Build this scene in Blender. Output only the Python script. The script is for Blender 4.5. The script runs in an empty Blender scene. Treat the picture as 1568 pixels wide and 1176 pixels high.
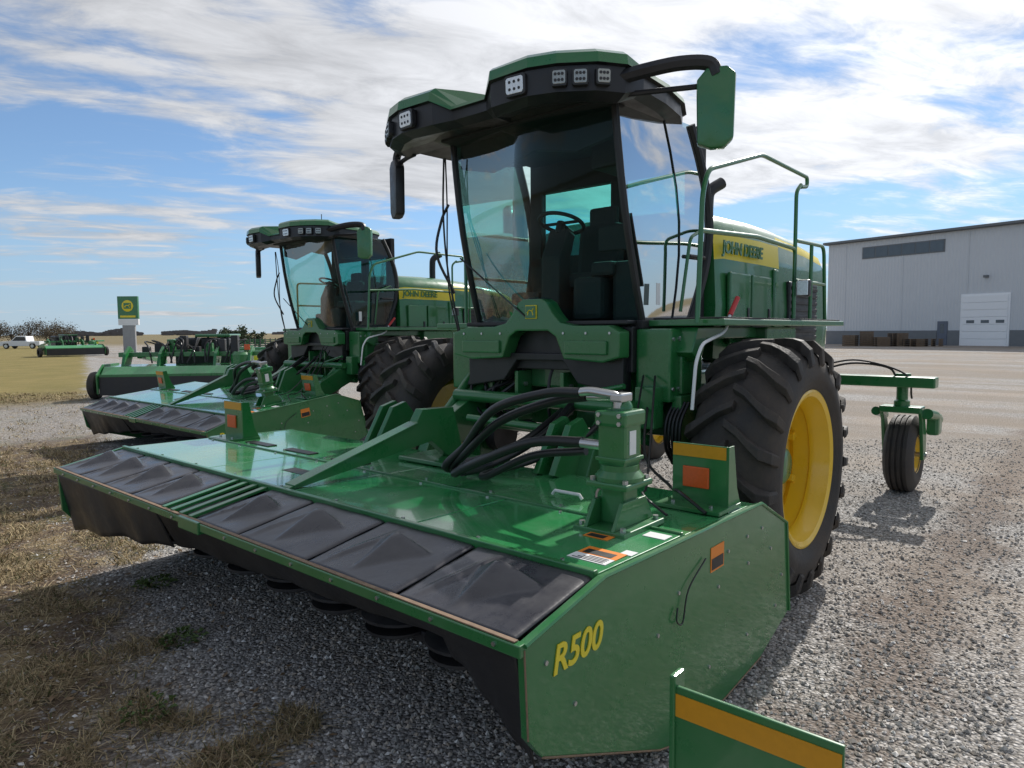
import bpy, bmesh, math, random
import numpy as np
from mathutils import Vector, Matrix, noise
random.seed(7); np.random.seed(7)
scene=bpy.context.scene
COL=bpy.context.collection

# ------------------------------------------------------------ materials
def nodes(m):
    m.use_nodes=True
    nt=m.node_tree
    return nt, nt.nodes["Principled BSDF"]
def pm(name,col,rough=0.5,metal=0.0,coat=0.0,var=0.15,vscale=3.0,dust=0.0,bump=0.0,bscale=60.0,spec=0.5,dustcol=(0.25,0.22,0.17)):
    m=bpy.data.materials.new(name); nt,b=nodes(m)
    b.inputs["Roughness"].default_value=rough; b.inputs["Metallic"].default_value=metal
    b.inputs["Coat Weight"].default_value=coat; b.inputs["Coat Roughness"].default_value=0.06
    b.inputs["Specular IOR Level"].default_value=spec
    geo=nt.nodes.new("ShaderNodeNewGeometry")
    n=nt.nodes.new("ShaderNodeTexNoise"); n.inputs["Scale"].default_value=vscale; n.inputs["Detail"].default_value=3
    nt.links.new(geo.outputs["Position"],n.inputs["Vector"])
    mix=nt.nodes.new("ShaderNodeMix"); mix.data_type='RGBA'
    c=Vector(col)
    mix.inputs["A"].default_value=(*(c*(1-var)),1); mix.inputs["B"].default_value=(*(c*(1+var)),1)
    nt.links.new(n.outputs["Fac"],mix.inputs["Factor"])
    out=mix.outputs["Result"]
    if dust>0:
        n2=nt.nodes.new("ShaderNodeTexNoise"); n2.inputs["Scale"].default_value=2.3; n2.inputs["Detail"].default_value=6; n2.inputs["Roughness"].default_value=0.72
        nt.links.new(geo.outputs["Position"],n2.inputs["Vector"])
        mr=nt.nodes.new("ShaderNodeMapRange"); mr.inputs["From Min"].default_value=0.42; mr.inputs["From Max"].default_value=0.75
        mr.inputs["To Max"].default_value=dust
        nt.links.new(n2.outputs["Fac"],mr.inputs["Value"])
        mx=nt.nodes.new("ShaderNodeMix"); mx.data_type='RGBA'; mx.inputs["B"].default_value=(*dustcol,1)
        nt.links.new(out,mx.inputs["A"]); nt.links.new(mr.outputs["Result"],mx.inputs["Factor"]); out=mx.outputs["Result"]
        mr2=nt.nodes.new("ShaderNodeMapRange"); mr2.inputs["From Min"].default_value=0.35; mr2.inputs["From Max"].default_value=0.7; mr2.inputs["To Min"].default_value=rough*0.75; mr2.inputs["To Max"].default_value=min(1,rough*1.6)
        nt.links.new(n2.outputs["Fac"],mr2.inputs["Value"]); nt.links.new(mr2.outputs["Result"],b.inputs["Roughness"])
    nt.links.new(out,b.inputs["Base Color"])
    if bump>0:
        nb=nt.nodes.new("ShaderNodeTexNoise"); nb.inputs["Scale"].default_value=bscale; nb.inputs["Detail"].default_value=3
        nt.links.new(geo.outputs["Position"],nb.inputs["Vector"])
        bp=nt.nodes.new("ShaderNodeBump"); bp.inputs["Strength"].default_value=bump; bp.inputs["Distance"].default_value=0.01
        nt.links.new(nb.outputs["Fac"],bp.inputs["Height"]); nt.links.new(bp.outputs["Normal"],b.inputs["Normal"])
    return m
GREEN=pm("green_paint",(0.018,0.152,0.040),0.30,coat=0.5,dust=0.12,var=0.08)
DECK=pm("deck_green_skylit",(0.036,0.27,0.085),0.20,coat=1.0,dust=0.28,var=0.08,bump=0.10,bscale=2.5,dustcol=(0.30,0.33,0.27))  # green paint, base colour lightened to paint in the sky's reflection
YEL=pm("yellow_paint",(0.80,0.50,0.015),0.35,coat=0.3,dust=0.10,var=0.06)
DYEL=pm("decal_yellow",(0.75,0.60,0.03),0.4,var=0.04)
AMB=pm("reflective_amber",(0.60,0.27,0.01),0.35,var=0.1,vscale=40)
ORG=pm("orange_reflector",(0.65,0.10,0.02),0.25,var=0.15,vscale=60)
BLK=pm("black_plastic",(0.012,0.012,0.014),0.38,dust=0.06)
FLAP=pm("rubber_flap",(0.034,0.034,0.042),0.28,dust=0.32,bump=0.25,bscale=14,dustcol=(0.17,0.16,0.15))
CURT=pm("curtain_vinyl",(0.014,0.014,0.016),0.45,dust=0.10,bump=0.2,bscale=9)
RUB=pm("tyre_rubber",(0.027,0.024,0.022),0.75,dust=0.5,bump=0.3,bscale=60,vscale=6,dustcol=(0.16,0.125,0.095))
HOSE=pm("hose_rubber",(0.012,0.012,0.013),0.42)
STEEL=pm("bright_steel",(0.50,0.50,0.50),0.3,metal=0.9)
DSTEEL=pm("dark_steel",(0.04,0.04,0.045),0.5,metal=0.5,dust=0.2)
RUST=pm("worn_edge",(0.20,0.13,0.08),0.7,var=0.5,vscale=25)
WHITE=pm("white_paint",(0.75,0.75,0.74),0.4,var=0.04)
RED=pm("red_grip",(0.45,0.02,0.02),0.4)
LENS=pm("lamp_lens",(0.75,0.78,0.80),0.15,metal=0.3,var=0.3,vscale=60)
LENSD=pm("lamp_lens_dim",(0.36,0.37,0.34),0.15,metal=0.3,var=0.3,vscale=60)
INTER=pm("cab_interior",(0.016,0.016,0.018),0.7)
SEAT=pm("seat_fabric",(0.03,0.03,0.032),0.85)
LABEL=pm("label_orange",(0.75,0.22,0.02),0.45)

def glassmat(name,tint,refl=1.0):
    m=bpy.data.materials.new(name); m.use_nodes=True; nt=m.node_tree
    for n in list(nt.nodes):
        if n.type!='OUTPUT_MATERIAL': nt.nodes.remove(n)
    out=[n for n in nt.nodes if n.type=='OUTPUT_MATERIAL'][0]
    t=nt.nodes.new("ShaderNodeBsdfTransparent"); t.inputs[0].default_value=(*tint,1)
    g=nt.nodes.new("ShaderNodeBsdfGlossy"); g.inputs["Roughness"].default_value=0.03
    fr=nt.nodes.new("ShaderNodeFresnel"); fr.inputs["IOR"].default_value=1.5
    mu=nt.nodes.new("ShaderNodeMath"); mu.operation='MULTIPLY'; mu.inputs[1].default_value=refl
    nt.links.new(fr.outputs[0],mu.inputs[0])
    mx=nt.nodes.new("ShaderNodeMixShader"); nt.links.new(mu.outputs[0],mx.inputs[0]); nt.links.new(t.outputs[0],mx.inputs[1]); nt.links.new(g.outputs[0],mx.inputs[2])
    nt.links.new(mx.outputs[0],out.inputs[0]); return m
GLASS=glassmat("tinted_glass",(0.48,0.84,0.80),0.8)
WGLASS=glassmat("windscreen_glass",(0.66,0.88,0.84),0.28)

# ------------------------------------------------------------ helpers
def empty(name,loc=(0,0,0),rotz=0):
    o=bpy.data.objects.new(name,None); o.empty_display_size=0.3; COL.objects.link(o); o.location=loc; o.rotation_euler=(0,0,rotz); return o
def mk(par,name,mat,verts,faces,smooth=False,bevel=0,mats=None,fm=None):
    me=bpy.data.meshes.new(name); me.from_pydata([tuple(v) for v in verts],[],faces)
    if mats:
        for q in mats: me.materials.append(q)
        if fm: me.polygons.foreach_set("material_index",fm)
    else: me.materials.append(mat)
    bm=bmesh.new(); bm.from_mesh(me); bmesh.ops.recalc_face_normals(bm,faces=bm.faces)
    if bevel>0:
        es=[e for e in bm.edges if len(e.link_faces)==2 and e.calc_face_angle(0)>0.5]
        bmesh.ops.bevel(bm,geom=es,offset=bevel,segments=2,affect='EDGES',profile=0.6,clamp_overlap=True)
    bm.to_mesh(me); bm.free()
    if smooth:
        me.polygons.foreach_set("use_smooth",[True]*len(me.polygons))
        try: me.set_sharp_from_angle(angle=math.radians(38))
        except Exception: pass
    o=bpy.data.objects.new(name,me); COL.objects.link(o)
    if par: o.parent=par
    return o
def box(par,name,mat,x,y,z,bevel=0.008,rot=None,piv=None):
    vs=[Vector((a,b,c)) for a in x for b in y for c in z]
    if rot:
        cen=Vector(piv) if piv else Vector((sum(x)/2,sum(y)/2,sum(z)/2))
        M=Matrix.Rotation(rot[1],3,rot[0]); vs=[cen+M@(v-cen) for v in vs]
    fs=[(0,1,3,2),(4,6,7,5),(0,4,5,1),(2,3,7,6),(0,2,6,4),(1,5,7,3)]
    return mk(par,name,mat,vs,fs,bevel=bevel)
def prism(par,name,mat,prof,axis,a0,a1,bevel=0.0):
    n=len(prof); vs=[]
    for a in (a0,a1):
        for (p,q) in prof:
            vs.append({'x':(a,p,q),'y':(p,a,q),'z':(p,q,a)}[axis])
    fs=[tuple(range(n)),tuple(range(2*n-1,n-1,-1))]+[(i,(i+1)%n,n+(i+1)%n,n+i) for i in range(n)]
    return mk(par,name,mat,vs,fs,bevel=bevel)
def catmull(pts,k):
    P=[Vector(p) for p in pts]; P=[P[0]*2-P[1]]+P+[P[-1]*2-P[-2]]; out=[]
    for i in range(1,len(P)-2):
        a,b,c,d=P[i-1],P[i],P[i+1],P[i+2]
        for j in range(k):
            t=j/k; out.append(0.5*((2*b)+(c-a)*t+(2*a-5*b+4*c-d)*t*t+(3*b-a-3*c+d)*t**3))
    out.append(P[-2]); return out
def tube_geo(pts,r,seg=10):
    P=[Vector(p) for p in pts]; n=len(P); vs=[];fs=[]
    t0=(P[1]-P[0]).normalized(); up=Vector((0,0,1)) if abs(t0.z)<0.9 else Vector((1,0,0))
    nrm=t0.cross(up).normalized()
    for i in range(n):
        t=(P[min(i+1,n-1)]-P[max(i-1,0)]).normalized()
        nrm=(nrm-t*nrm.dot(t)).normalized(); bn=t.cross(nrm)
        rr=r[i] if isinstance(r,(list,tuple)) else r
        for s in range(seg):
            a=2*math.pi*s/seg; vs.append(P[i]+nrm*math.cos(a)*rr+bn*math.sin(a)*rr)
    for i in range(n-1):
        for s in range(seg):
            fs.append((i*seg+s,i*seg+(s+1)%seg,(i+1)*seg+(s+1)%seg,(i+1)*seg+s))
    fs.append(tuple(range(seg-1,-1,-1))); fs.append(tuple(range((n-1)*seg,n*seg)))
    return vs,fs
def tube(par,name,mat,pts,r,seg=10,cat=0):
    if cat: pts=catmull(pts,cat)
    vs,fs=tube_geo(pts,r,seg); return mk(par,name,mat,vs,fs,smooth=True)
def multitube(par,name,mat,lst,seg=8,cat=0):
    V=[];Fc=[]
    for pts,r in lst:
        if cat: pts=catmull(pts,cat)
        vs,fs=tube_geo(pts,r,seg); o=len(V); V+=vs; Fc+=[tuple(i+o for i in f) for f in fs]
    return mk(par,name,mat,V,Fc,smooth=True)
def roundpath(pts,rad=0.06,k=4):
    P=[Vector(p) for p in pts]; out=[P[0]]
    for i in range(1,len(P)-1):
        a=(P[i-1]-P[i]); b=(P[i+1]-P[i]); d=min(rad,a.length*0.45,b.length*0.45)
        A=P[i]+a.normalized()*d; B=P[i]+b.normalized()*d
        for j in range(k+1):
            t=j/k; out.append(A*(1-t)**2+P[i]*2*t*(1-t)+B*t*t)
    out.append(P[-1]); return out
def lathe(par,name,mat,prof,cen,seg=64,axis='y',cap=False):
    vs=[];fs=[];n=len(prof); c=Vector(cen)
    for s in range(seg):
        a=2*math.pi*s/seg
        for (r,h) in prof:
            if axis=='y': vs.append(c+Vector((r*math.cos(a),h,r*math.sin(a))))
            elif axis=='x': vs.append(c+Vector((h,r*math.cos(a),r*math.sin(a))))
            else: vs.append(c+Vector((r*math.cos(a),r*math.sin(a),h)))
    for s in range(seg):
        for i in range(n-1):
            fs.append((s*n+i,s*n+i+1,((s+1)%seg)*n+i+1,((s+1)%seg)*n+i))
    return mk(par,name,mat,vs,fs,smooth=True)
def loft(par,name,mats,rings,ringmat,cap0=None,cap1=None,smooth=False):
    n=len(rings[0]); vs=[v for r in rings for v in r]; fs=[];fm=[]
    for i in range(len(rings)-1):
        for j in range(n):
            fs.append((i*n+j,i*n+(j+1)%n,(i+1)*n+(j+1)%n,(i+1)*n+j)); fm.append(ringmat[i])
    if cap0 is not None: fs.append(tuple(range(n-1,-1,-1))); fm.append(cap0)
    if cap1 is not None: fs.append(tuple(range((len(rings)-1)*n,len(rings)*n))); fm.append(cap1)
    return mk(par,name,None,vs,fs,smooth=smooth,mats=mats,fm=fm)
def bolts(par,name,mat,pos,normal,r=0.014,h=0.01):
    V=[];Fc=[];nv=Vector(normal)
    for p in pos:
        p=Vector(p); vs,fs=tube_geo([p-nv*0.002,p+nv*h],r,6); o=len(V); V+=vs; Fc+=[tuple(i+o for i in f) for f in fs]
    return mk(par,name,mat,V,Fc)
def text(par,name,mat,body,loc,size,rot,shear=0.0,bold=0.0,ext=0.002):
    cu=bpy.data.curves.new(name,'FONT'); cu.body=body; cu.size=size; cu.shear=shear; cu.offset=bold; cu.extrude=ext
    o=bpy.data.objects.new("tmp",cu); COL.objects.link(o)
    bpy.context.view_layer.update()
    me=bpy.data.meshes.new_from_object(o.evaluated_get(bpy.context.evaluated_depsgraph_get()))
    bpy.data.objects.remove(o); me.materials.clear(); me.materials.append(mat)
    ob=bpy.data.objects.new(name,me); COL.objects.link(ob); ob.location=loc; ob.rotation_euler=rot; ob.parent=par
    return ob
def copy_tree(src,name,loc,rot=(0,0,0)):
    e=bpy.data.objects.new(name,None); COL.objects.link(e); e.location=loc; e.rotation_euler=rot
    for c in src.children:
        d=bpy.data.objects.new(c.name,c.data); COL.objects.link(d); d.parent=e; d.location=c.location; d.rotation_euler=c.rotation_euler; d.scale=c.scale
        for mdf in c.modifiers:
            q=d.modifiers.new(mdf.name,mdf.type)
            if mdf.type=='SOLIDIFY': q.thickness=mdf.thickness; q.offset=mdf.offset
    return e

# ------------------------------------------------------------ MOWER HEADER
def build_header(name):
    H=empty(name)
    prof=[(0.0,0.955),(0.5,1.06),(2.18,1.03),(2.62,0.82),(2.70,0.22),(2.23,0.08),(1.71,0.04),(1.11,0.06),(0.98,0.10),(0.10,0.50),(0.02,0.60)]
    prism(H,"end_panel_near",GREEN,prof,'y',0.0,0.035,bevel=0.006)
    prism(H,"end_panel_far",GREEN,prof,'y',4.965,5.0,bevel=0.006)
    multitube(H,"end_panel_rim",GREEN,[([(0.0,-0.004,0.955),(0.5,-0.004,1.062),(2.18,-0.004,1.032),(2.62,-0.004,0.822),(2.70,-0.004,0.22)],0.010)],seg=6)
    multitube(H,"panel_worn_edge",RUST,[([(0.10,0.0,0.499),(0.98,0.0,0.099),(1.11,0.0,0.059),(1.71,0.0,0.039),(2.23,0.0,0.079)],0.005),([(0.018,0.0,0.60),(0.0,0.0,0.94)],0.004)],seg=5)
    multitube(H,"panel_latch_cable",BLK,[([(1.12,-0.012,0.74),(1.10,-0.02,0.68),(1.16,-0.02,0.66),(1.22,-0.018,0.80),(1.42,-0.012,0.90)],0.004)],seg=5,cat=6)
    def zt(x): return 1.062-0.018*(x-0.5)
    seg=[(0.04,1.18),(1.19,2.33),(2.34,3.48),(3.49,4.96)]
    for i,(a,b) in enumerate(seg):
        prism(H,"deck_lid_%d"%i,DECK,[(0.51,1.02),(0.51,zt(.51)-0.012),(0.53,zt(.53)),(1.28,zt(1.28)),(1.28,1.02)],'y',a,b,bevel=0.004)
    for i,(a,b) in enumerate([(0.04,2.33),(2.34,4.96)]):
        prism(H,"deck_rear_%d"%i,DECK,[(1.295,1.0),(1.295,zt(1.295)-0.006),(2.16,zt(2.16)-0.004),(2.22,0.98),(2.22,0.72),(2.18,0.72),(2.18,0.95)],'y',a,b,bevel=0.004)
    box(H,"deck_seam_rail",GREEN,(1.255,1.275),(0.04,4.96),(zt(1.27)-0.002,zt(1.27)+0.012),0.004)
    box(H,"deck_front_rail",GREEN,(0.492,0.522),(0.04,4.96),(1.035,1.078),0.005)
    for k,y in enumerate((2.75,3.45,4.1)):
        box(H,"deck_slot_%d"%k,BLK,(1.38,1.47),(y,y+0.40),(1.02,zt(1.45)+0.0035),0.001)
    box(H,"deck_slot_front",BLK,(0.86,0.97),(2.62,3.0),(1.02,zt(.9)+0.0035),0.001)
    bounds=[0.04,0.70,1.36,2.02,2.52]; bounds2=[3.0,3.48,3.97,4.46,4.96]
    def flap(i,y0,y1):
        x0,x1=0.005,0.49
        def z(x): return 0.968+(x-x0)/(x1-x0)*0.085
        y0+=0.008;y1-=0.008; w=y1-y0
        V=[];Fc=[]
        nx,ny=30,44
        rr=random.Random(i)
        sag=rr.uniform(-0.004,0.008)
        for a in range(nx+1):
            for b in range(ny+1):
                u=a/nx; t=b/ny; x=x0+(x1-x0)*u
                du=(u-0.66)/(0.15 if u>0.66 else 0.58)
                dtv=(t-0.56)/(0.36 if t<0.56 else 0.18)
                prof_=max(0.0,1-abs(du)-abs(dtv)*(0.9+0.3*max(0,-du)))
                hgt=min(prof_,0.85)*0.070
                f=abs((t-0.80)-(0.5-u)*0.18); hgt+=0.012*max(0,1-f/0.05)*min(1,u*4)*min(1,(1-u)*4)
                pl=sag*math.sin(u*3.1)*math.sin(t*3.14)+0.002*math.sin(u*9+i)*math.sin(t*11+i)
                edge=min(t,1-t)*w; lip=-0.007*max(0,1-edge/0.02)
                V.append((x,y0+w*t,z(x)+hgt+pl+lip))
        for a in range(nx):
            for b in range(ny):
                k=a*(ny+1)+b; Fc.append((k,k+ny+1,k+ny+2,k+1))
        o=mk(H,"rubber_flap_%d"%i,FLAP,V,Fc,smooth=True)
        s=o.modifiers.new("s",'SOLIDIFY'); s.thickness=0.008; s.offset=-1
    k=0
    for B in (bounds,bounds2):
        for a,b in zip(B[:-1],B[1:]): flap(k,a,b); k+=1
    box(H,"louvre_back",BLK,(0.02,0.49),(2.52,3.0),(0.90,0.955),0.004)
    for j in range(4):
        y=2.55+j*0.12
        prism(H,"louvre_slat_%d"%j,GREEN,[(0.0,0.955),(0.49,1.045),(0.49,1.062),(0.0,0.975)],'y',y,y+0.045,bevel=0.003)
    box(H,"front_lip",GREEN,(-0.025,0.012),(0.0,2.5),(0.915,0.962),0.005)
    box(H,"front_lip_far",GREEN,(-0.020,0.012),(2.56,5.0),(0.918,0.962),0.005)
    box(H,"front_lip_joint",GREEN,(-0.034,0.010),(2.40,2.66),(0.895,0.968),0.006)
    box(H,"front_lip_trim",RUST,(-0.018,0.004),(0.03,4.97),(0.963,0.969),0.002)
    bolts(H,"lip_bolts",STEEL,[(-0.026,0.12+0.33*i,0.938) for i in range(15)],(-1,0,0),0.009,0.006)
    def curtain(nm,y0,y1,ztop,zb0,zb1,out,n=60,amp=0.014):
        V=[];Fc=[];m=10
        for i in range(n+1):
            t=i/n; y=y0+(y1-y0)*t; zb=zb0+(zb1-zb0)*t+0.012*math.sin(t*17)
            for j in range(m+1):
                u=j/m; x=0.0+out*u+amp*u*math.sin(y*7+0.7*math.sin(y*5))+0.004*u*math.sin(y*23)
                V.append((x,y,ztop+(zb-ztop)*u))
        for i in range(n):
            for j in range(m):
                a=i*(m+1)+j; Fc.append((a,a+1,a+m+2,a+m+1))
        o=mk(H,nm,CURT,V,Fc,smooth=True); s=o.modifiers.new("s",'SOLIDIFY'); s.thickness=0.006
    curtain("curtain_far",3.05,4.96,0.93,0.66,0.43,0.10)
    curtain("curtain_mid",0.45,3.05,0.93,0.80,0.68,0.12)
    curtain("curtain_near",0.04,0.45,0.93,0.44,0.76,0.10,n=20)
    box(H,"cutterbar",DSTEEL,(0.50,0.84),(0.06,4.94),(0.46,0.52),0.01)
    for i in range(10):
        y=0.30+i*0.49
        lathe(H,"disc_%d"%i,DSTEEL,[(0.0,0.09),(0.06,0.09),(0.08,0.06),(0.18,0.035),(0.21,0.015),(0.21,0.0),(0.0,0.0)],(0.52,y,0.57),24,'z')
        lathe(H,"skid_%d"%i,DSTEEL,[(0.0,0.0),(0.15,0.0),(0.175,0.015),(0.175,0.03),(0.0,0.03)],(0.50,y,0.49),24,'z')
        box(H,"knife_%d"%i,STEEL,(0.30,0.37),(y-0.018,y+0.018),(0.565,0.570),0.001,rot=('Z',i*0.9),piv=(0.52,y,0.5))
    box(H,"rear_wall",BLK,(1.25,1.9),(0.05,4.95),(0.25,0.99),0.02)
    lathe(H,"conditioner_roll",DSTEEL,[(0.0,0.0),(0.13,0.0),(0.13,4.4),(0.0,4.4)],(1.2,0.3,0.62),20,'y')
    box(H,"rear_frame_tube",GREEN,(2.22,2.40),(0.05,4.95),(0.72,0.90),0.015)
    cx,cy=1.20,0.36
    box(H,"motor_base",GREEN,(cx-0.20,cx+0.20),(cy-0.15,cy+0.15),(1.045,1.075),0.006)
    prism(H,"motor_gusset_a",GREEN,[(cx-0.19,1.075),(cx+0.19,1.075),(cx+0.11,1.20),(cx-0.11,1.20)],'y',cy-0.09,cy-0.07,0.003)
    prism(H,"motor_gusset_b",GREEN,[(cx-0.19,1.075),(cx+0.19,1.075),(cx+0.11,1.20),(cx-0.11,1.20)],'y',cy+0.07,cy+0.09,0.003)
    box(H,"motor_post",GREEN,(cx-0.07,cx+0.07),(cy-0.07,cy+0.07),(1.07,1.27),0.015)
    box(H,"motor_flange",GREEN,(cx-0.13,cx+0.13),(cy-0.12,cy+0.12),(1.262,1.295),0.01)
    lathe(H,"motor_collar",GREEN,[(0.0,0.0),(0.125,0.0),(0.125,0.02),(0.10,0.05),(0.10,0.08),(0.0,0.08)],(cx,cy,1.295),24,'z')
    box(H,"motor_body",GREEN,(cx-0.085,cx+0.085),(cy-0.08,cy+0.08),(1.37,1.60),0.022)
    box(H,"motor_body_rib",GREEN,(cx-0.093,cx+0.093),(cy-0.088,cy+0.088),(1.395,1.415),0.005)
    box(H,"motor_head",GREEN,(cx-0.10,cx+0.11),(cy-0.09,cy+0.09),(1.57,1.65),0.018)
    lathe(H,"motor_cap",GREEN,[(0.0,0.045),(0.04,0.045),(0.055,0.02),(0.055,0.0),(0.0,0.0)],(cx+0.02,cy,1.65),20,'z')
    box(H,"motor_label",WHITE,(cx-0.04,cx+0.02),(cy-0.084,cy-0.0805),(1.43,1.55),0.0)
    bolts(H,"motor_bolts",STEEL,[(cx+sx*0.10,cy+sy*0.095,1.295) for sx in(-1,1) for sy in (-1,1)]+[(cx+sx*0.16,cy+sy*0.12,1.075) for sx in(-1,1) for sy in (-1,1)],(0,0,1),0.016,0.018)
    bolts(H,"motor_head_bolts",STEEL,[(cx-0.101,cy+sy*0.06,z) for sy in(-1,1) for z in (1.59,1.63)],(-1,0,0),0.012,0.01)
    multitube(H,"motor_fittings",STEEL,[(roundpath([(cx-0.02,cy,1.66),(cx-0.02,cy,1.72),(cx-0.04,cy+0.16,1.74),(cx-0.06,cy+0.22,1.73)],0.04),0.024),
        (roundpath([(cx+0.05,cy,1.66),(cx+0.05,cy,1.71),(cx+0.02,cy+0.14,1.705),(cx,cy+0.20,1.705)],0.04),0.022),
        ([(cx-0.02,cy+0.08,1.46),(cx-0.02,cy+0.22,1.46)],0.026)],seg=12)
    box(H,"fitting_block",STEEL,(cx-0.05,cx+0.06),(cy-0.04,cy+0.03),(1.69,1.735),0.01)
    H0=[]
    for (z,dx,dz) in ((1.73,-0.06,0.0),(1.705,0.0,-0.05)):
        H0.append(([(cx+dx,cy+0.20,z),(cx+dx+0.02,cy+0.45,z-0.02+dz*0.5),(cx+0.04+dx,cy+0.85,z-0.14+dz),(cx+0.12,cy+1.22,1.32+dz),(cx+0.2+dx,cy+1.42,1.15+dz*0.3),(cx+0.55,cy+1.38,1.12),(cx+1.0,cy+1.28,1.28),(cx+1.6,cy+1.4,1.50+dz)],0.027))
    H0.append(([(cx,cy+0.22,1.46),(cx-0.02,cy+0.55,1.43),(cx+0.0,cy+0.95,1.28),(cx+0.12,cy+1.32,1.13),(cx+0.5,cy+1.50,1.11),(cx+0.95,cy+1.4,1.24),(cx+1.6,cy+1.5,1.42)],0.029))
    H0.append(([(cx+0.02,cy+0.22,1.41),(cx+0.03,cy+0.6,1.34),(cx+0.10,cy+1.0,1.16),(cx+0.35,cy+1.25,1.10),(cx+0.8,cy+1.18,1.14),(cx+1.2,cy+1.0,1.30),(cx+1.7,cy+1.1,1.5)],0.023))
    multitube(H,"hydraulic_hoses",HOSE,H0,seg=10,cat=8)
    multitube(H,"hose_sleeve",FLAP,[([(cx+0.30,cy+1.44,1.125),(cx+0.42,cy+1.43,1.12),(cx+0.55,cy+1.42,1.13)],0.062)],seg=12)
    multitube(H,"thin_lines",HOSE,[([(1.5,0.25,1.06),(1.6,0.45,1.12),(1.9,0.6,1.10),(2.3,0.8,1.3),(2.9,1.1,1.7)],0.008),([(1.3,0.55,1.06),(1.5,0.7,1.11),(1.9,0.9,1.09),(2.4,1.0,1.35),(2.9,1.2,1.7)],0.008),([(1.7,0.12,1.05),(1.75,0.3,1.13),(2.0,0.5,1.10),(2.4,0.9,1.2),(3.0,1.2,1.6)],0.010)],seg=6,cat=8)
    def bracket(nm,y0,y1,x=1.85,s=1):
        box(H,nm+"_plate",GREEN,(x,x+0.012),(y0,y1),(1.04,1.40),0.003)
        ye=y0 if s>0 else y1-0.012
        prism(H,nm+"_flange",GREEN,[(x,0.96),(x+0.20,0.99),(x+0.12,1.15),(x+0.07,1.40),(x,1.40)],'y',ye-0.012*s,ye+0.0*s+0.0001,0.002)
        box(H,nm+"_stripe",AMB,(x-0.004,x-0.0005),(y0+0.004,y1-0.004),(1.325,1.395),0.0)
        box(H,nm+"_reflector",ORG,(x-0.014,x-0.001),(y0+0.10,y0+0.26),(1.15,1.27),0.006)
        box(H,nm+"_foot",GREEN,(x-0.14,x+0.16),(y0-0.02,y1+0.04),(1.04,1.062),0.004)
        bolts(H,nm+"_bolts",STEEL,[(x-0.07,y0+0.06,1.062),(x-0.07,y1-0.04,1.062)],(0,0,1),0.012,0.012)
    bracket("bracket_near",0.07,0.40)
    bracket("bracket_far",4.62,4.95,x=1.42)
    prism(H,"brace_wedge",GREEN,[(0.53,1.064),(0.62,1.064),(1.75,1.22),(1.95,1.06),(2.1,1.06),(1.98,1.46),(1.66,1.47),(1.60,1.38),(0.53,1.075)],'y',2.36,2.44,0.004)
    box(H,"brace_cap",GREEN,(0.54,1.62),(2.345,2.455),(1.222,1.234),0.003,rot=('Y',-0.272))
    box(H,"deck_strap",GREEN,(1.7,2.1),(2.1,2.7),(1.045,1.075),0.006)
    for i,y in enumerate((1.35,3.3)):
        prism(H,"lift_lug_%d"%i,GREEN,[(1.95,1.05),(2.4,0.9),(2.45,1.25),(2.3,1.42),(2.15,1.38)],'y',y,y+0.05,0.006)
        prism(H,"lift_lug_b_%d"%i,GREEN,[(1.95,1.05),(2.4,0.9),(2.45,1.25),(2.3,1.42),(2.15,1.38)],'y',y+0.14,y+0.19,0.006)
    P=[]
    for y in (0.25,0.75,1.3,1.9,2.5,3.1,3.7,4.3,4.8):
        P+= [(0.56,y,zt(.56)),(1.22,y,zt(1.22)),(1.36,y+0.1,zt(1.36)-0.004)]
    bolts(H,"deck_bolts",STEEL,P,(0,0,1),0.010,0.008)
    bolts(H,"panel_bolts",STEEL,[(x,-0.001,z) for x,z in ((1.15,0.80),(1.6,0.70),(2.0,0.72),(2.35,0.72),(2.55,0.5),(1.72,0.86),(1.98,0.88),(2.2,0.88),(0.95,0.66),(1.5,0.30),(0.3,0.62),(0.12,0.85),(2.45,0.33),(2.0,0.3))],(0,-1,0),0.010,0.006)
    box(H,"panel_label",LABEL,(1.50,1.66),(-0.0035,-0.0005),(0.80,0.93),0.0)
    box(H,"panel_label_text",BLK,(1.51,1.65),(-0.005,-0.004),(0.81,0.87),0.0)
    box(H,"deck_label_a",LABEL,(0.70,0.80),(0.07,0.27),(zt(.7)+0.001,zt(.7)+0.003),0.0)
    box(H,"deck_label_a_white",WHITE,(0.62,0.695),(0.07,0.27),(zt(.62)+0.001,zt(.62)+0.003),0.0)
    box(H,"deck_label_a_text",BLK,(0.71,0.765),(0.10,0.25),(zt(.72)+0.0035,zt(.72)+0.0045),0.0)
    for q in range(4): box(H,"deck_label_a_line_%d"%q,BLK,(0.63+q*0.016,0.635+q*0.016),(0.09,0.25-0.02*q),(zt(.62)+0.0035,zt(.62)+0.0045),0.0)
    box(H,"deck_label_b",LABEL,(0.93,1.00),(0.26,0.40),(zt(.93)+0.001,zt(.93)+0.003),0.0)
    box(H,"deck_label_b_text",BLK,(0.94,0.985),(0.29,0.385),(zt(.94)+0.0035,zt(.94)+0.0045),0.0)
    box(H,"deck_label_c",WHITE,(1.12,1.20),(0.06,0.18),(zt(1.12)+0.001,zt(1.12)+0.003),0.0)
    box(H,"deck_label_d",WHITE,(0.80,0.86),(0.05,0.11),(zt(.8)+0.001,zt(.8)+0.003),0.0)
    multitube(H,"label_handle",WHITE,[([(1.5,0.80,1.06),(1.5,0.82,1.085),(1.5,1.0,1.085),(1.5,1.02,1.06)],0.010)],seg=8)
    text(H,"model_decal",DYEL,"R500",(0.155,-0.003,0.785),0.155,(math.radians(90),0,0),shear=0.22,bold=0.003)
    return H

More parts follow.
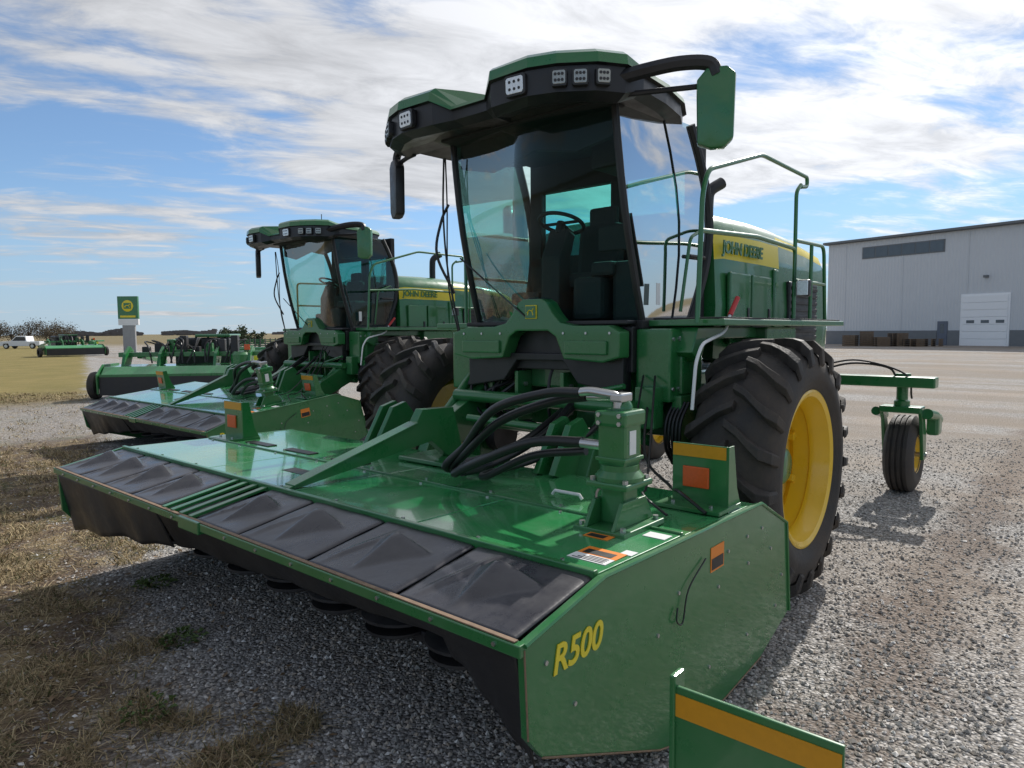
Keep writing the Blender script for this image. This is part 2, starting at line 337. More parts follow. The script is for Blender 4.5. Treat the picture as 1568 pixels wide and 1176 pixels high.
# ------------------------------------------------------------ WHEELS
def drive_wheel(W,nm,yo,side,cx=3.62,R=1.0,w=0.64,Rr=0.585):
    cz=R-0.015; s=side; yc=yo+s*w/2
    h=w/2
    prof=[(Rr,-h+0.06),(Rr+0.05,-h+0.015),(Rr+0.09,-h+0.004),(Rr+0.10,-h-0.004),(Rr+0.16,-h-0.005),(Rr+0.26,-h+0.02),(R-0.10,-h+0.07),(R-0.07,-h*0.5),(R-0.062,0),(R-0.07,h*0.5),(R-0.10,h-0.07),(Rr+0.26,h-0.02),(Rr+0.16,h+0.005),(Rr+0.10,h+0.004),(Rr+0.09,h-0.004),(Rr+0.05,h-0.015),(Rr,h-0.06)]
    lathe(W,nm+"_tyre",RUB,prof,(cx,yc,cz),96)
    V=[];Fc=[];N=21
    for sd in (-1,1):
        for k in range(N):
            th0=2*math.pi*(k+(0.5 if sd>0 else 0))/N
            st=[(-0.02,0.0,R-0.066),(0.08,0.06,R-0.066),(0.17,0.14,R-0.074),(0.25,0.20,R-0.090),(0.305,0.22,R-0.12),(0.322,0.23,R-0.20)]
            tops=[0.060,0.064,0.072,0.078,0.045,0.006]
            b0=len(V)
            for (yy,dt,rb),tp in zip(st,tops):
                wd=0.040 if yy<0.2 else 0.052
                for (a,r) in ((-wd,rb-0.012),(-wd*0.70,rb+tp),(wd*0.70,rb+tp),(wd,rb-0.012)):
                    th=th0+dt+a/ R
                    yv=yc+sd*yy*(w/0.64)
                    if r>rb and yy>0.29: yv+=sd*0.016
                    V.append((cx+r*math.cos(th),yv,cz+r*math.sin(th)))
            m=len(st)
            for i in range(m-1):
                for j in range(3): Fc.append((b0+i*4+j,b0+i*4+j+1,b0+(i+1)*4+j+1,b0+(i+1)*4+j))
            Fc.append((b0,b0+1,b0+2,b0+3)); Fc.append(tuple(b0+(m-1)*4+j for j in (3,2,1,0)))
    mk(W,nm+"_tread",RUB,V,Fc,bevel=0.006)
    o=-s*h
    def Y(d): return o+s*d
    lathe(W,nm+"_rim",YEL,[(Rr+0.012,Y(0.07)),(Rr+0.022,Y(0.035)),(Rr+0.005,Y(0.028)),(Rr-0.03,Y(0.045)),(Rr-0.045,Y(0.10)),(Rr-0.075,Y(0.15)),(Rr-0.078,Y(0.19)),(Rr-0.065,Y(0.20)),(Rr-0.085,Y(0.32)),(Rr-0.06,Y(0.36)),(Rr-0.10,Y(0.40)),(Rr-0.28,Y(0.36)),(Rr-0.36,Y(0.35)),(0.0,Y(0.35))],(cx,yc,cz),80)
    lathe(W,nm+"_hub",GREEN,[(0.0,Y(0.20)),(0.11,Y(0.20)),(0.14,Y(0.22)),(0.15,Y(0.34)),(0.24,Y(0.345))],(cx,yc,cz),32)
    pos=[(cx+0.205*math.cos(a),yc+Y(0.340),cz+0.205*math.sin(a)) for a in [2*math.pi*i/10 for i in range(10)]]
    bolts(W,nm+"_nuts",GREEN,pos,(0,-s,0),0.024,0.05)
    for i in range(8):
        a=2*math.pi*(i+0.5)/8; r=Rr-0.10
        c=Vector((cx+r*math.cos(a),yc+Y(0.33),cz+r*math.sin(a)))
        box(W,nm+"_clamp_%d"%i,YEL,(c.x-0.045,c.x+0.045),(c.y-0.04,c.y+0.04),(c.z-0.03,c.z+0.03),0.008,rot=('Y',-a))
def caster(W,nm,cx,cy,fl=1):
    R=0.48;h=0.16
    pr=[(0.22,-h+0.02),(0.30,-h-0.01),(R-0.10,-h-0.005),(R-0.03,-h+0.03),(R,-h+0.05)]
    for g in (-0.06,0.0,0.06): pr+=[(R+0.003,g-0.012),(R-0.015,g-0.008),(R-0.015,g+0.008),(R+0.003,g+0.012)]
    pr+=[(R,h-0.05),(R-0.03,h-0.03),(R-0.10,h+0.005),(0.30,h+0.01),(0.22,h-0.02)]
    lathe(W,nm+"_tyre",RUB,pr,(cx,cy,R),56)
    for s in (-1,1): lathe(W,nm+"_rim_%d"%s,YEL,[(0.235,s*(h-0.01)),(0.225,s*(h-0.03)),(0.20,s*0.06),(0.08,s*0.07),(0.06,s*0.12),(0.0,s*0.12)],(cx,cy,R),32)
    for s in (-1,1):
        prism(W,nm+"_fork_%d"%s,GREEN,[(cx-0.07,0.42),(cx+0.07,0.42),(cx+0.05,0.75),(cx-0.12,1.05),(cx-0.32,1.05),(cx-0.22,0.92)],'y',cy+s*0.21-0.02,cy+s*0.21+0.02,0.008)
    box(W,nm+"_fork_top",GREEN,(cx-0.34,cx-0.08),(cy-0.23,cy+0.23),(1.02,1.10),0.015)
    lathe(W,nm+"_pivot",GREEN,[(0.0,0.0),(0.09,0.0),(0.09,0.08),(0.065,0.10),(0.065,0.30),(0.09,0.31),(0.09,0.42),(0.0,0.42)],(cx-0.22,cy,1.08),20,'z')
    tube(W,nm+"_axle",STEEL,[(cx,cy-0.25,R),(cx,cy+0.25,R)],0.03)
    tube(W,nm+"_damper",GREEN,[(cx-0.25,cy-0.28,1.02),(cx+0.12,cy-0.30,0.96),(cx+0.32,cy-0.30,0.90)],0.065,14)
    box(W,nm+"_damper_mount",GREEN,(cx+0.05,cx+0.3),(cy-0.36,cy-0.22),(0.72,0.98),0.04)
    tube(W,nm+"_damper_b",GREEN,[(cx-0.25,cy+0.28,1.02),(cx+0.12,cy+0.30,0.96),(cx+0.28,cy+0.30,0.92)],0.055,14)

# ------------------------------------------------------------ WINDROWER TRACTOR
YC=2.15
def mir(y): return 2*YC-y
def build_tractor(name):
    W=empty(name)
    drive_wheel(W,"drive_wheel_near",0.14,1)
    drive_wheel(W,"drive_wheel_far",4.42,-1)
    caster(W,"caster_near",7.95,0.36); caster(W,"caster_far",7.95,mir(0.36))
    box(W,"rear_axle_beam",GREEN,(7.52,7.74),(-0.02,mir(-0.02)),(1.34,1.47),0.02)
    box(W,"rear_axle_centre",GREEN,(7.1,7.9),(1.6,2.7),(1.2,1.75),0.03)
    for s,y in enumerate((1.35,2.75)):
        box(W,"frame_rail_%d"%s,GREEN,(3.0,7.6),(y,y+0.2),(1.35,1.65),0.015)
    box(W,"engine_bay_under",BLK,(4.4,7.2),(1.5,2.8),(1.0,1.62),0.04)
    box(W,"front_cross_member",GREEN,(3.05,3.4),(0.95,mir(0.95)),(1.55,1.85),0.02)
    box(W,"axle_beam",GREEN,(3.45,3.8),(0.8,mir(0.7)),(1.15,1.45),0.02)
    for s,y in enumerate((0.82,mir(0.82)-0.10)):
        prism(W,"axle_leg_%d"%s,GREEN,[(3.35,0.75),(3.50,0.62),(3.77,0.62),(3.90,0.75),(3.87,1.60),(3.40,1.60)],'y',y,y+0.24,0.015)
        lathe(W,"wheel_motor_%d"%s,DSTEEL,[(0.0,-0.25),(0.19,-0.25),(0.19,0.25),(0.0,0.25)],(3.62,y+0.12,0.97),24,'y')
    box(W,"cab_underside",BLK,(3.0,4.4),(1.3,3.0),(1.86,2.06),0.02)
    Yp=[(1.30,1.84),(1.30,2.04),(1.40,2.09),(1.72,2.09),(1.86,2.12),(1.94,2.20),(2.00,2.29),(2.05,2.315),(2.25,2.315),(2.30,2.29),(2.36,2.20),(2.44,2.12),(2.58,2.09),(2.90,2.09),(3.08,2.04),(3.08,1.84),(2.85,1.80),(2.48,1.82),(2.40,2.0),(2.32,2.05),(1.98,2.05),(1.90,2.0),(1.82,1.82),(1.45,1.80)]
    prism(W,"front_bumper",GREEN,Yp,'x',2.70,2.86,0.014)
    for s,(a,b) in enumerate(((1.40,1.80),(2.50,2.95))): box(W,"bumper_step_%d"%s,GREEN,(2.675,2.702),(a,b),(1.86,1.97),0.012)
    bolts(W,"bumper_bolts",STEEL,[(2.70,y,2.03) for y in (1.38,1.6,1.82,2.5,2.72,2.94)],(-1,0,0),0.011,0.008)
    prism(W,"bumper_skirt",BLK,[(1.32,1.55),(1.32,1.86),(2.98,1.86),(2.98,1.55),(2.55,1.62),(2.4,1.80),(1.9,1.80),(1.75,1.62)],'x',2.80,2.92,0.01)
    box(W,"bumper_back",BLK,(2.87,3.02),(1.28,3.04),(1.72,2.08),0.01)
    box(W,"badge_frame",DYEL,(2.690,2.702),(2.09,2.21),(2.15,2.265),0.004)
    box(W,"badge_field",GREEN,(2.683,2.688),(2.098,2.202),(2.158,2.257),0.002)
    multitube(W,"badge_deer",DYEL,[([(2.682,2.185,2.20),(2.682,2.16,2.222),(2.682,2.13,2.215),(2.682,2.115,2.238)],0.005),([(2.682,2.17,2.215),(2.682,2.18,2.18)],0.004),([(2.682,2.13,2.215),(2.682,2.12,2.18)],0.004)],seg=5)
    for s,y in enumerate((1.25,2.93)):
        prism(W,"lift_arm_%d"%s,GREEN,[(2.2,1.00),(2.35,0.90),(3.2,1.28),(3.4,1.5),(3.3,1.66),(3.0,1.55),(2.3,1.20)],'y',y,y+0.12,0.012)
        tube(W,"lift_cyl_%d"%s,GREEN,[(2.55,y+0.2,1.22),(3.05,y+0.2,1.68)],0.045,14)
        tube(W,"lift_rod_%d"%s,STEEL,[(2.36,y+0.2,1.05),(2.6,y+0.2,1.27)],0.022,10)
    multitube(W,"cross_tubes",GREEN,[([(2.75,1.2,1.46),(2.75,3.1,1.46)],0.055),([(3.0,1.2,1.18),(3.0,3.1,1.18)],0.045),([(2.6,1.6,1.25),(2.6,2.8,1.28)],0.035),([(2.9,2.9,1.30),(2.78,1.3,1.62)],0.022)],seg=14)
    for i,(y,z0,z1,x) in enumerate(((1.5,1.2,1.8,2.9),(1.95,1.25,1.7,2.85),(2.45,1.25,1.7,2.85),(2.8,1.2,1.8,2.9),(1.02,1.1,1.75,3.05),(3.22,1.1,1.75,3.05))):
        box(W,"linkage_plate_%d"%i,GREEN,(x,x+0.2),(y-0.02,y+0.02),(z0,z1),0.01)
        bolts(W,"linkage_bolt_%d"%i,STEEL,[(x+0.1,y-0.02,z0+0.1),(x+0.1,y-0.02,z1-0.12)],(0,-1,0),0.02,0.02)
    box(W,"side_step_frame_near",GREEN,(2.92,3.35),(0.98,1.28),(1.50,2.06),0.02)
    box(W,"side_step_frame_far",GREEN,(2.95,3.3),(3.1,3.35),(1.50,2.05),0.02)
    box(W,"side_frame_bracket",GREEN,(2.80,2.95),(1.05,1.22),(1.30,1.62),0.015)
    box(W,"side_frame_lower",GREEN,(2.98,3.25),(0.92,1.0),(1.1,1.55),0.012)
    bolts(W,"side_frame_bolts",STEEL,[(2.95+0.1*i,0.979,1.6+0.38*j) for i in range(4) for j in range(2)],(0,-1,0),0.016,0.012)
    L=[]
    rnd=random.Random(3)
    for i in range(9):
        y=1.25+rnd.random()*1.8
        L.append(([(2.98+rnd.random()*0.3,y,1.85),(2.85+rnd.random()*0.15,y+rnd.uniform(-.2,.2),1.6+rnd.random()*0.1),(2.85+rnd.random()*0.2,y+rnd.uniform(-.4,.4),1.30+rnd.random()*0.15),(3.1,y+rnd.uniform(-.3,.3),1.15)],0.012+0.008*rnd.random()))
    for i in range(5):
        y=0.88+i*0.03; L.append(([(3.02,y,1.5),(2.93,y+0.02,1.35),(2.95,y+0.03,1.15),(3.2,y+0.1,0.98)],0.013))
    L.append(([(2.72,3.02,2.05),(2.66,3.10,2.6),(2.63,3.12,3.1),(2.55,3.02,3.58)],0.009))
    L.append(([(2.74,3.06,2.05),(2.68,3.12,2.5),(2.66,3.10,3.2),(2.55,3.0,3.58)],0.007))
    L.append(([(2.72,3.08,2.4),(2.60,3.18,2.75),(2.64,3.16,3.05),(2.66,3.08,3.2)],0.013))
    multitube(W,"hose_bundle",HOSE,L,seg=7,cat=6)
    # ---------- platforms
    box(W,"platform_near",GREEN,(3.05,6.1),(0.62,1.25),(2.08,2.13),0.008)
    box(W,"platform_tread_near",DSTEEL,(3.08,6.05),(0.65,1.22),(2.132,2.145),0.002)
    box(W,"platform_far",GREEN,(3.05,6.1),(3.05,3.68),(2.08,2.13),0.008)
    prism(W,"platform_support",GREEN,[(3.1,2.07),(3.0,1.88),(3.15,1.80),(3.25,1.98),(4.6,1.98),(4.75,2.07)],'y',0.85,1.25,0.01)
    box(W,"toolbox",GREEN,(4.25,5.0),(0.75,1.2),(1.88,2.07),0.02)
    box(W,"warning_label",WHITE,(3.05,3.28),(0.972,0.978),(1.90,2.0),0.0); box(W,"warning_label_red",RED,(3.06,3.12),(0.968,0.9715),(1.91,1.99),0.0)
    # ---------- rails
    R=0.019
    y=0.80
    rails=[(roundpath([(2.98,y,2.1),(3.04,y,3.05),(3.13,y,3.24),(4.18,y,3.54),(5.36,y,3.54),(5.36,y,3.45),(5.18,y,3.42)],0.08),R),
      (roundpath([(5.06,y,2.13),(5.06,y,3.36),(5.18,y,3.44)],0.06),R),
      (roundpath([(3.02,y,2.78),(4.1,y,2.84),(5.06,y,2.82),(5.06,y,2.5)],0.06),R),
      (roundpath([(5.08,y,2.90),(5.95,y,2.92),(6.05,y,2.13)],0.10),R),
      ([(5.08,y,2.52),(6.0,y,2.52)],R),
      ([(5.55,y,2.13),(5.55,y,2.9)],R),
      (roundpath([(3.42,1.16,2.2),(3.46,1.1,2.8),(3.75,1.12,2.9),(3.85,1.2,2.9)],0.06),0.014)]
    yf=mir(y)
    rails+=[(roundpath([(3.3,yf,2.1),(3.3,yf,3.05),(4.6,yf,3.08),(4.6,yf,2.1)],0.08),R),([(3.3,yf,2.6),(6.0,yf,2.6)],R),(roundpath([(4.6,yf,3.05),(6.0,yf,3.08),(6.0,yf,2.1)],0.08),R)]
    multitube(W,"handrails",GREEN,rails,seg=10)
    multitube(W,"white_lever",WHITE,[(roundpath([(2.75,0.72,1.48),(2.80,0.72,1.82),(2.90,0.72,1.95),(3.24,0.72,2.02),(3.32,0.72,2.06),(3.38,0.72,2.16)],0.06),0.013)],seg=10)
    tube(W,"lever_grip",RED,[(3.38,0.72,2.16),(3.52,0.72,2.30)],0.020,10)
    # ---------- CAB
    n=16
    ZT=3.76
    def ws(t,u):
        a=(t-0.5)*2
        xb=2.80+0.20*abs(a)**2.2; xt=2.54+0.12*abs(a)**2.2
        yy=YC+a*(0.87-0.05*u*(1 if a<0 else 0.3))
        return (xb+(xt-xb)*u-0.05*math.sin(math.pi*u),yy,2.12+(ZT-2.12)*u)
    V=[];Fc=[]
    for i in range(n+1):
        for j in range(9): V.append(ws(i/n,j/8))
    for i in range(n):
        for j in range(8): a=i*9+j; Fc.append((a,a+1,a+10,a+9))
    mk(W,"windscreen",WGLASS,V,Fc,smooth=True)
    def side(sgn):
        V=[];Fc=[];m=10
        for i in range(m+1):
            t=i/m
            for j in range(7):
                u=j/6
                y0=ws(0 if sgn>0 else 1,u)[1]
                xb=3.0+0.72*t; xt=2.66+1.02*t
                x=xb+(xt-xb)*u-0.05*math.sin(math.pi*u)*(1-t)+0.26*math.sin(math.pi*u)*t
                yy=y0-sgn*((0.05*math.sin(math.pi*u)+0.05*u)*t**0.7+0.06*t)
                V.append((x,yy,2.12+(ZT-2.12)*u))
        for i in range(m):
            for j in range(6): a=i*7+j; Fc.append((a,a+1,a+8,a+7))
        mk(W,"side_glass_%s"%("near" if sgn>0 else "far"),GLASS,V,Fc,smooth=True)
        P=lambda t:[Vector(V[int(t*m)*7+j]) for j in range(7)]
        off=Vector((0,-sgn*0.006,0))
        multitube(W,"pillars_%s"%("near" if sgn>0 else "far"),BLK,[([p+off for p in P(0)],0.030),(catmull([p for p in P(1)],3),0.040),([Vector(V[i*7])+off for i in range(m+1)],0.03)],seg=8)
        if sgn>0:
            multitube(W,"door_handle",BLK,[([Vector(V[7*7+2])+Vector((0,-0.03,0)),Vector(V[9*7+2])+Vector((0.02,-0.03,0))],0.018),([Vector(V[0*7+3])+Vector((0.06,-0.02,0)),Vector(V[0*7+1])+Vector((0.08,-0.02,0))],0.010),([Vector(V[6*7+j])+off for j in range(7)],0.006)],seg=6)
            box(W,"door_sticker",WHITE,(3.10,3.16),(1.205,1.209),(2.25,2.42),0)
    side(1); side(-1)
    box(W,"windscreen_sill",BLK,(2.80,3.05),(1.29,3.01),(2.095,2.13),0.01)
    box(W,"cab_floor",INTER,(2.95,3.95),(1.24,3.06),(2.06,2.13),0.01)
    box(W,"rear_wall_lower",INTER,(3.86,3.95),(1.2,3.1),(2.1,2.80),0.01)
    box(W,"rear_wall_upper",INTER,(3.86,3.95),(1.2,3.1),(3.45,3.80),0.01)
    for k,(a,b) in enumerate(((1.2,1.36),(1.98,2.12),(2.96,3.1))): box(W,"rear_post_%d"%k,INTER,(3.86,3.95),(a,b),(2.7,3.5),0.01)
    box(W,"rear_glass",GLASS,(3.90,3.905),(1.36,2.96),(2.8,3.45),0.0)
    box(W,"headliner",INTER,(2.50,3.8),(1.31,3.01),(3.70,3.78),0.02)
    prism(W,"headliner_front",INTER,[(1.36,3.74),(1.36,3.50),(1.7,3.44),(2.1,3.52),(2.6,3.42),(2.96,3.50),(2.96,3.74)],'x',2.70,2.75,0.01)
    box(W,"cab_lining_box",INTER,(3.2,3.85),(1.36,1.9),(3.42,3.72),0.03)
    box(W,"seat_base",SEAT,(3.18,3.66),(1.86,2.36),(2.42,2.56),0.06)
    box(W,"seat_pedestal",INTER,(3.25,3.6),(1.94,2.28),(2.12,2.42),0.03)
    box(W,"seat_back",SEAT,(3.62,3.76),(1.88,2.34),(2.5,3.04),0.065,rot=('Y',0.12))
    box(W,"seat_headrest",SEAT,(3.70,3.78),(1.96,2.26),(3.00,3.20),0.038)
    box(W,"armrest_console",INTER,(3.05,3.65),(1.58,1.80),(2.50,2.62),0.03)
    box(W,"side_console",INTER,(3.1,3.8),(1.32,1.62),(2.12,2.62),0.04)
    box(W,"control_box",INTER,(3.0,3.3),(1.66,1.95),(2.14,2.5),0.05)
    box(W,"monitor",INTER,(3.05,3.09),(1.46,1.72),(2.70,2.90),0.01)
    box(W,"trainer_seat",SEAT,(3.3,3.7),(2.55,2.90),(2.3,2.42),0.04)
    prism(W,"steering_column",INTER,[(3.02,2.12),(3.26,2.12),(3.20,2.66),(3.28,2.90),(3.16,2.95),(3.04,2.70)],'y',2.11,2.31,0.02)
    cc=Vector((3.20,2.21,3.0)); ax=Vector((0.35,0,1)).normalized(); e1=Vector((0,1,0)); e2=ax.cross(e1)
    ring=[cc+(e1*math.cos(t)+e2*math.sin(t))*0.20 for t in [2*math.pi*i/32 for i in range(33)]]
    multitube(W,"steering_wheel",INTER,[(ring,0.018),([cc-e1*0.2,cc+e1*0.2],0.014),([cc,cc-e2*0.2],0.014),([cc-ax*0.1,cc+ax*0.01],0.04)],seg=8)
    multitube(W,"wiper",BLK,[([(2.70,2.2,2.16),(2.62,2.9,2.7)],0.008)],seg=5)
    # ---------- ROOF
    YR=2.30
    mr_=lambda v:2*YR-v
    half=[(2.12,YR,0),(2.12,2.12,0),(2.02,1.98,1),(2.01,1.62,1),(2.08,1.42,1),(2.24,1.19,1),(2.42,1.07,1),(2.62,1.04,2),(3.0,1.06,2),(3.35,1.12,2),(3.62,1.24,2),(3.78,1.48,2),(3.84,1.8,2)]
    out=half+[(3.86,YR,2)]+[(x,mr_(yy),k) for x,yy,k in reversed(half[1:])]
    def ring2(ins,zs):
        c=Vector((2.95,YR)); r=[]
        for x,yy,k in out:
            d=Vector((x,yy))-c; L_=d.length; d=d*((L_-ins)/L_); r.append((c.x+d.x,c.y+d.y,zs[k]))
        return r
    rings=[ring2(0.42,(3.72,3.72,3.74)),ring2(0.12,(3.68,3.64,3.71)),ring2(0.02,(3.71,3.68,3.74)),ring2(0.02,(3.78,3.85,3.83)),ring2(-0.012,(3.785,3.86,3.835)),ring2(0.0,(3.81,3.93,3.875)),ring2(0.05,(3.83,3.965,3.915)),ring2(0.30,(3.86,3.985,3.97)),ring2(0.7,(3.99,3.99,3.99))]
    loft(W,"roof",[BLK,GREEN],rings,[0,0,0,0,1,1,1,1],0,1)
    def light(nm,c,nrm,w=0.085,h=0.065,lens=LENS):
        nv=Vector(nrm).normalized(); t=nv.cross(Vector((0,0,1))).normalized(); up=t.cross(nv)
        c=Vector(c)
        def slab(nm2,mat,ww,hh,d0,d1):
            vs=[c+t*a*ww+up*b*hh+nv*d for d in (d0,d1) for a,b in ((-0.85,-1),(0.85,-1),(1,-0.7),(1,0.8),(0.8,1),(-0.8,1),(-1,0.8),(-1,-0.7))]
            fs=[tuple(range(8)),tuple(range(15,7,-1))]+[(i,(i+1)%8,8+(i+1)%8,8+i) for i in range(8)]
            mk(W,nm2,mat,vs,fs,bevel=0.003)
        slab(nm+"_housing",BLK,w*1.15,h*1.15,-0.03,0.012); slab(nm+"_lens",lens,w*0.92,h*0.9,0.008,0.016)
        P=[c+t*a*w*0.5+up*b*h*0.4 for a,b in ((-1,1),(0,1),(1,1),(-1,-1),(0,-1),(1,-1))]
        bolts(W,nm+"_leds",DSTEEL,[p+nv*0.016 for p in P],nv,0.011,0.003)
    for s in (1,-1):
        Y2=lambda v: v if s>0 else mr_(v)
        light("light_front_%d"%s,(2.002,Y2(1.72),3.765),(-1,-0.08*s,-0.05),0.08,0.062)
        light("light_a_%d"%s,(2.085,Y2(1.40),3.765),(-0.85,-0.45*s,0),0.048,0.05,LENSD)
        light("light_b_%d"%s,(2.165,Y2(1.28),3.765),(-0.82,-0.57*s,0),0.048,0.05,LENSD)
        light("light_c_%d"%s,(2.265,Y2(1.16),3.765),(-0.6,-0.75*s,0),0.048,0.05,LENSD)
    tube(W,"antenna",BLK,[(2.65,1.62,3.94),(2.65,1.62,4.14)],0.007,6)
    def mirror(s,ytip,xa,z0,arm):
        multitube(W,"mirror_arm_%d"%s,BLK,[(catmull(arm[0],6),arm[2]),(catmull(arm[1],5),0.02)],seg=8)
        prof=[(-0.03,0),(-0.12,0.03),(-0.13,0.45),(-0.06,0.53),(0.07,0.53),(0.13,0.48),(0.12,0.06),(0.06,0)]
        c=Vector((xa,ytip,z0)); tdir=Vector((0.45,-s*0.9,0)).normalized(); nn=Vector((-0.9,-s*0.45,0))*0.05
        vs=[];N=len(prof)
        for d in (-1,1):
            for a,b in prof: vs.append(c+tdir*a*1.0+Vector((0,0,b*1.02))+nn*d*(1 if d<0 else 0.8))
        fs=[tuple(range(N)),tuple(range(2*N-1,N-1,-1))]+[(i,(i+1)%N,N+(i+1)%N,N+i) for i in range(N)]
        mk(W,"mirror_%d"%s,BLK if s<0 else GREEN,vs,fs,bevel=0.02,smooth=True)
    mirror(1,0.60,2.80,3.29,([(2.40,1.20,3.78),(2.52,1.0,3.83),(2.66,0.80,3.87),(2.77,0.64,3.86),(2.80,0.60,3.78)],[(2.5,1.15,3.70),(2.62,0.95,3.71),(2.78,0.66,3.72)],0.052))
    mirror(-1,3.68,2.56,3.13,([(2.45,3.42,3.70),(2.52,3.55,3.74),(2.56,3.66,3.72),(2.56,3.68,3.62)],[(2.5,3.35,3.66),(2.54,3.5,3.66),(2.56,3.62,3.64)],0.040))
    # ---------- HOOD
    xs=[3.98,4.1,4.9,5.4,6.2,6.9,7.3,7.52,7.62]
    hw=[1.02,1.05,1.08,1.08,1.08,1.06,0.99,0.86,0.60]
    top=[3.13,3.16,3.17,3.16,3.12,3.05,2.94,2.78,2.62]
    bot=[1.80,1.78,1.75,1.75,1.72,1.72,1.74,1.80,1.95]
    prof=[(-1.0,0.0),(-1.02,0.35),(-1.0,0.65),(-0.985,0.81),(-0.95,0.88),(-0.86,0.94),(-0.55,0.99),(0,1.0),(0.55,0.99),(0.86,0.94),(0.95,0.88),(0.985,0.81),(1.0,0.65),(1.02,0.35),(1.0,0.0)]
    rs=[[(x,YC+a*w_,b_+(t_-b_)*b) for a,b in prof] for x,w_,t_,b_ in zip(xs,hw,top,bot)]
    nr=len(rs[0]); V=[v for r in rs for v in r]; Fc=[];fm=[]
    for i in range(len(rs)-1):
        for j in range(nr-1):
            Fc.append((i*nr+j,i*nr+j+1,(i+1)*nr+j+1,(i+1)*nr+j)); fm.append(1 if (j in (2,nr-4) and i<3) or (j in (3,nr-5) and 3<=i<6) else 0)
    Fc.append(tuple(range(nr))); fm.append(0); Fc.append(tuple(range((len(rs)-1)*nr,len(rs)*nr))); fm.append(0)
    mk(W,"engine_hood",None,V,Fc,mats=[GREEN,DYEL],fm=fm,smooth=True)
    text(W,"hood_brand_text",GREEN,"JOHN DEERE",(4.02,YC-1.082,2.725),0.150,(math.radians(92),0,math.radians(-1.5)),bold=0.004,ext=0.006)
    for k,(x0,x1) in enumerate(((4.12,4.58),(4.62,5.1))):
        box(W,"hood_door_%d"%k,GREEN,(x0,x1),(YC-1.120,YC-1.08),(1.92,2.56),0.014)
        box(W,"hood_door_latch_%d"%k,BLK,(x1-0.09,x1-0.05),(YC-1.130,YC-1.119),(2.15,2.25),0.003)
    box(W,"hood_pillar",GREEN,(5.2,5.3),(YC-1.12,YC-1.08),(1.8,2.65),0.02)
    box(W,"grille_frame",BLK,(5.6,6.5),(YC-1.130,YC-1.05),(1.9,2.55),0.02)
    for j in range(8): box(W,"grille_slat_%d"%j,DSTEEL,(5.65,6.45),(YC-1.148,YC-1.132),(1.94+j*0.075,1.975+j*0.075),0.004)
    multitube(W,"exhaust_stack",BLK,[(catmull([(5.6,1.95,3.0),(5.6,1.95,3.45),(5.62,1.93,3.60),(5.75,1.85,3.70)],6),0.065)],seg=14)
    box(W,"work_lamp",BLK,(5.0,5.08),(0.64,0.76),(2.36,2.52),0.02); box(W,"work_lamp_lens",LENS,(4.985,4.999),(0.65,0.75),(2.37,2.51),0.005)
    multitube(W,"rear_hoses",HOSE,[([(7.4,1.3,1.5),(7.5,0.9,1.62),(7.55,0.5,1.58),(7.6,0.4,1.45)],0.014),([(7.4,1.2,1.6),(7.5,0.8,1.66),(7.55,0.3,1.5),(7.7,0.25,1.2)],0.012)],seg=6,cat=6)
    return W

hdr=build_header("rotary_mower_header")
trc=build_tractor("windrower")
copy_tree(trc,"windrower.001",(2.75,7.5,0))
th=math.radians(-8)
piv=Vector((2.0,0,0)); off=piv-Matrix.Rotation(th,3,'Y')@piv
copy_tree(hdr,"rotary_mower_header.001",(2.75+off.x,7.95,off.z+0.0),(0,th,0))

# ------------------------------------------------------------ foreground guard bracket
G=empty("implement_guard_bracket",(0.19,-0.47,0))
box(G,"plate",GREEN,(0,0.012),(-0.52,0),(0.30,0.90),0.003)
box(G,"stripe",AMB,(-0.004,-0.0005),(-0.515,-0.012),(0.80,0.875),0.0)
box(G,"flange",GREEN,(-0.01,0.06),(-0.012,0.008),(0.25,0.935),0.006)
box(G,"post_a",GREEN,(0.013,0.09),(-0.20,-0.12),(0.0,0.80),0.006)
box(G,"post_b",GREEN,(0.013,0.09),(-0.45,-0.37),(0.0,0.80),0.006)
box(G,"foot",GREEN,(-0.1,0.4),(-0.5,-0.05),(0.0,0.04),0.006)

CAM=Vector((-1.775,-1.479,2.05)); YAW=math.radians(40.7)
fw=Vector((math.cos(YAW),math.sin(YAW),0)); rt=Vector((math.sin(YAW),-math.cos(YAW),0))
def W2(f,r,z=0): p=fw*f+rt*r; return (CAM.x+p.x,CAM.y+p.y,z)

